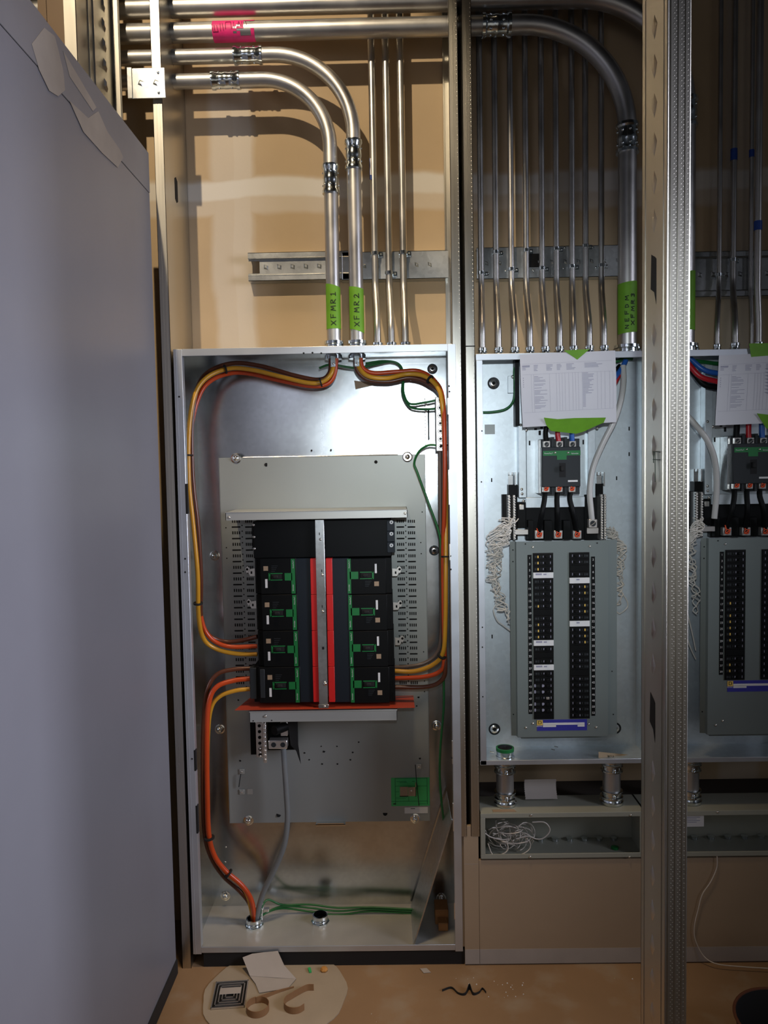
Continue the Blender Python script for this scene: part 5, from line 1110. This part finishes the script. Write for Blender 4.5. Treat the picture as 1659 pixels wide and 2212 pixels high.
def ribbon(lab, path, h, m, nm, z0=.0035, rise=None):
    P = spline([Vector((a.x, a.y, 0)) for a in path], 8); mb = MB(); tck = .0006
    for i in range(len(P)-1):
        a, b = P[i], P[i+1]; d = (b-a).normalized(); n_ = Vector((-d.y, d.x, 0))*tck; ha = h(i/len(P)); hb = h((i+1)/len(P)); up = Vector((0, 0, 1))
        mb.hull8([a+n_+up*z0, b+n_+up*z0, b+n_+up*(z0+hb), a+n_+up*(z0+ha)], [a-n_+up*z0, b-n_+up*z0, b-n_+up*(z0+hb), a-n_+up*(z0+ha)])
    return tag(mb.build(nm, m), lab, 'scrap')
def circ(px, py, rpx, a0, a1, extra=[]):
    c = atz(px, py); rr = (atz(px+rpx, py)-c).length; return [c+Vector((rr*math.cos(math.radians(a)), rr*math.sin(math.radians(a)), 0)) for a in range(a0, a1, -30 if a1 < a0 else 30)]+[atz(*w) for w in extra]
ribbon('curled brown paper strip forming a ring with a tail beside the drain', circ(557, 2185, 24, -250, 120)+[atz(575, 2158), atz(605, 2146), atz(635, 2136)], lambda f: .019 if f < .75 else .019-.06*(f-.75), 'kraft', 'paper_curl')
ribbon('open curled brown paper strip right of the ring shaped one', circ(638, 2176, 24, 330, 90)+[atz(645, 2152), atz(663, 2143), atz(678, 2142)], lambda f: .019, 'kraft', 'paper_curl')
mb = MB(); A = [at(524, 2068, -.262), at(545, 2060, -.259), at(570, 2057, -.258), at(600, 2054, -.258), at(614, 2085, -.262), atz(640, 2114, .006), atz(600, 2112, .008), atz(540, 2108, .008)]
mb.hull8(A, [q+Vector((0, -.0008, .0004)) for q in A]); A = [atz(540, 2109, .0075), atz(640, 2114, .0055), atz(622, 2135, .005), atz(560, 2145, .005), atz(552, 2125, .006)]; mb.hull8(A, [q+Vector((0, -.0004, .0008)) for q in A])
tag(mb.build('paper_scrap', 'scrap'), 'torn greyish white paper leaning against the foot of the large panelboard', 'paper')
mb = MB(); a = atz(668, 2100); mb.hull8([a+Vector(v) for v in ((-.005, .008, .004), (.003, .010, .004), (.008, -.008, .004), (.001, -.010, .004))], [a+Vector(v) for v in ((-.005, .008, .009), (.003, .010, .009), (.008, -.008, .009), (.001, -.010, .009))]); tag(mb.build('green_scrap', 'gsheet'), 'tiny bright green plastic scrap on the floor', 'scrap')
mb = MB(); a = atz(700, 2099); mb.lathe([(.011, .004), (.012, .008), (.008, .013), (.003, .014)], a, (0, 0, 1), 7); tag(mb.build('foam_bit', 'nut'), 'small orange crumb on the floor beside the green scrap', 'scrap')
ribbon('twisted dark metal strip lying on the floor in front of the lower wall', [atz(955, 2142), atz(975, 2136), atz(990, 2148), atz(1005, 2150), atz(1014, 2138), atz(1022, 2150), atz(1035, 2146), atz(1042, 2138), atz(1050, 2146)], lambda f: .006+.012*math.exp(-((f-.5)/.1)**2), 'dark', 'metal_scrap', z0=.0005)
mb = MB(); rnd = random.Random(9)
for k in range(26):
    px, py = rnd.choice(((1100, 2120), (1115, 2140), (1360, 2110), (1000, 2110), (760, 2190)))
    q = atz(px+rnd.gauss(0, 25), py+abs(rnd.gauss(0, 8))); r = .0008+.0016*rnd.random(); mb.dome(q+Vector((0, 0, .0002)), r, r, (0, 0, 1), 6)
tag(mb.build('debris_crumbs', 'white'), 'scattered white drywall crumbs on the floor before the lower wall', 'debris', kind='stuff')
mb = MB(); a = atz(922, 2098); mb.hull8([a+Vector(v) for v in ((-.02, .01, .001), (.0, .012, .001), (.012, -.008, .001), (-.01, -.010, .001))], [a+Vector(v) for v in ((-.02, .01, .002), (.0, .012, .002), (.012, -.008, .002), (-.01, -.010, .002))]); tag(mb.build('paper_flake', 'scrap'), 'small pale flake on the floor under the right end of the large panelboard', 'scrap')
# bucket at the lower right corner
c = atz(1703, 2208, .11); c = Vector((c.x, c.y, 0))
bk = empty('bucket', c, 'dark bucket with rusty orange rim cut off by the lower right corner', 'bucket')
mb = MB(); mb.lathe([(.09, .001), (.105, .002), (.122, .11), (.119, .11), (.10, .008), (.002, .006)], c, (0, 0, 1), 40, cap=False); mb.build('bucket_body', 'rubber', bk)
mb = MB(); mb.tube([c+Vector((.123*math.cos(a*math.pi/20), .123*math.sin(a*math.pi/20), .11)) for a in range(41)], .004, 8); mb.build('bucket_rim', mat('rusty_orange', (.10, .03, .01), .6), bk)
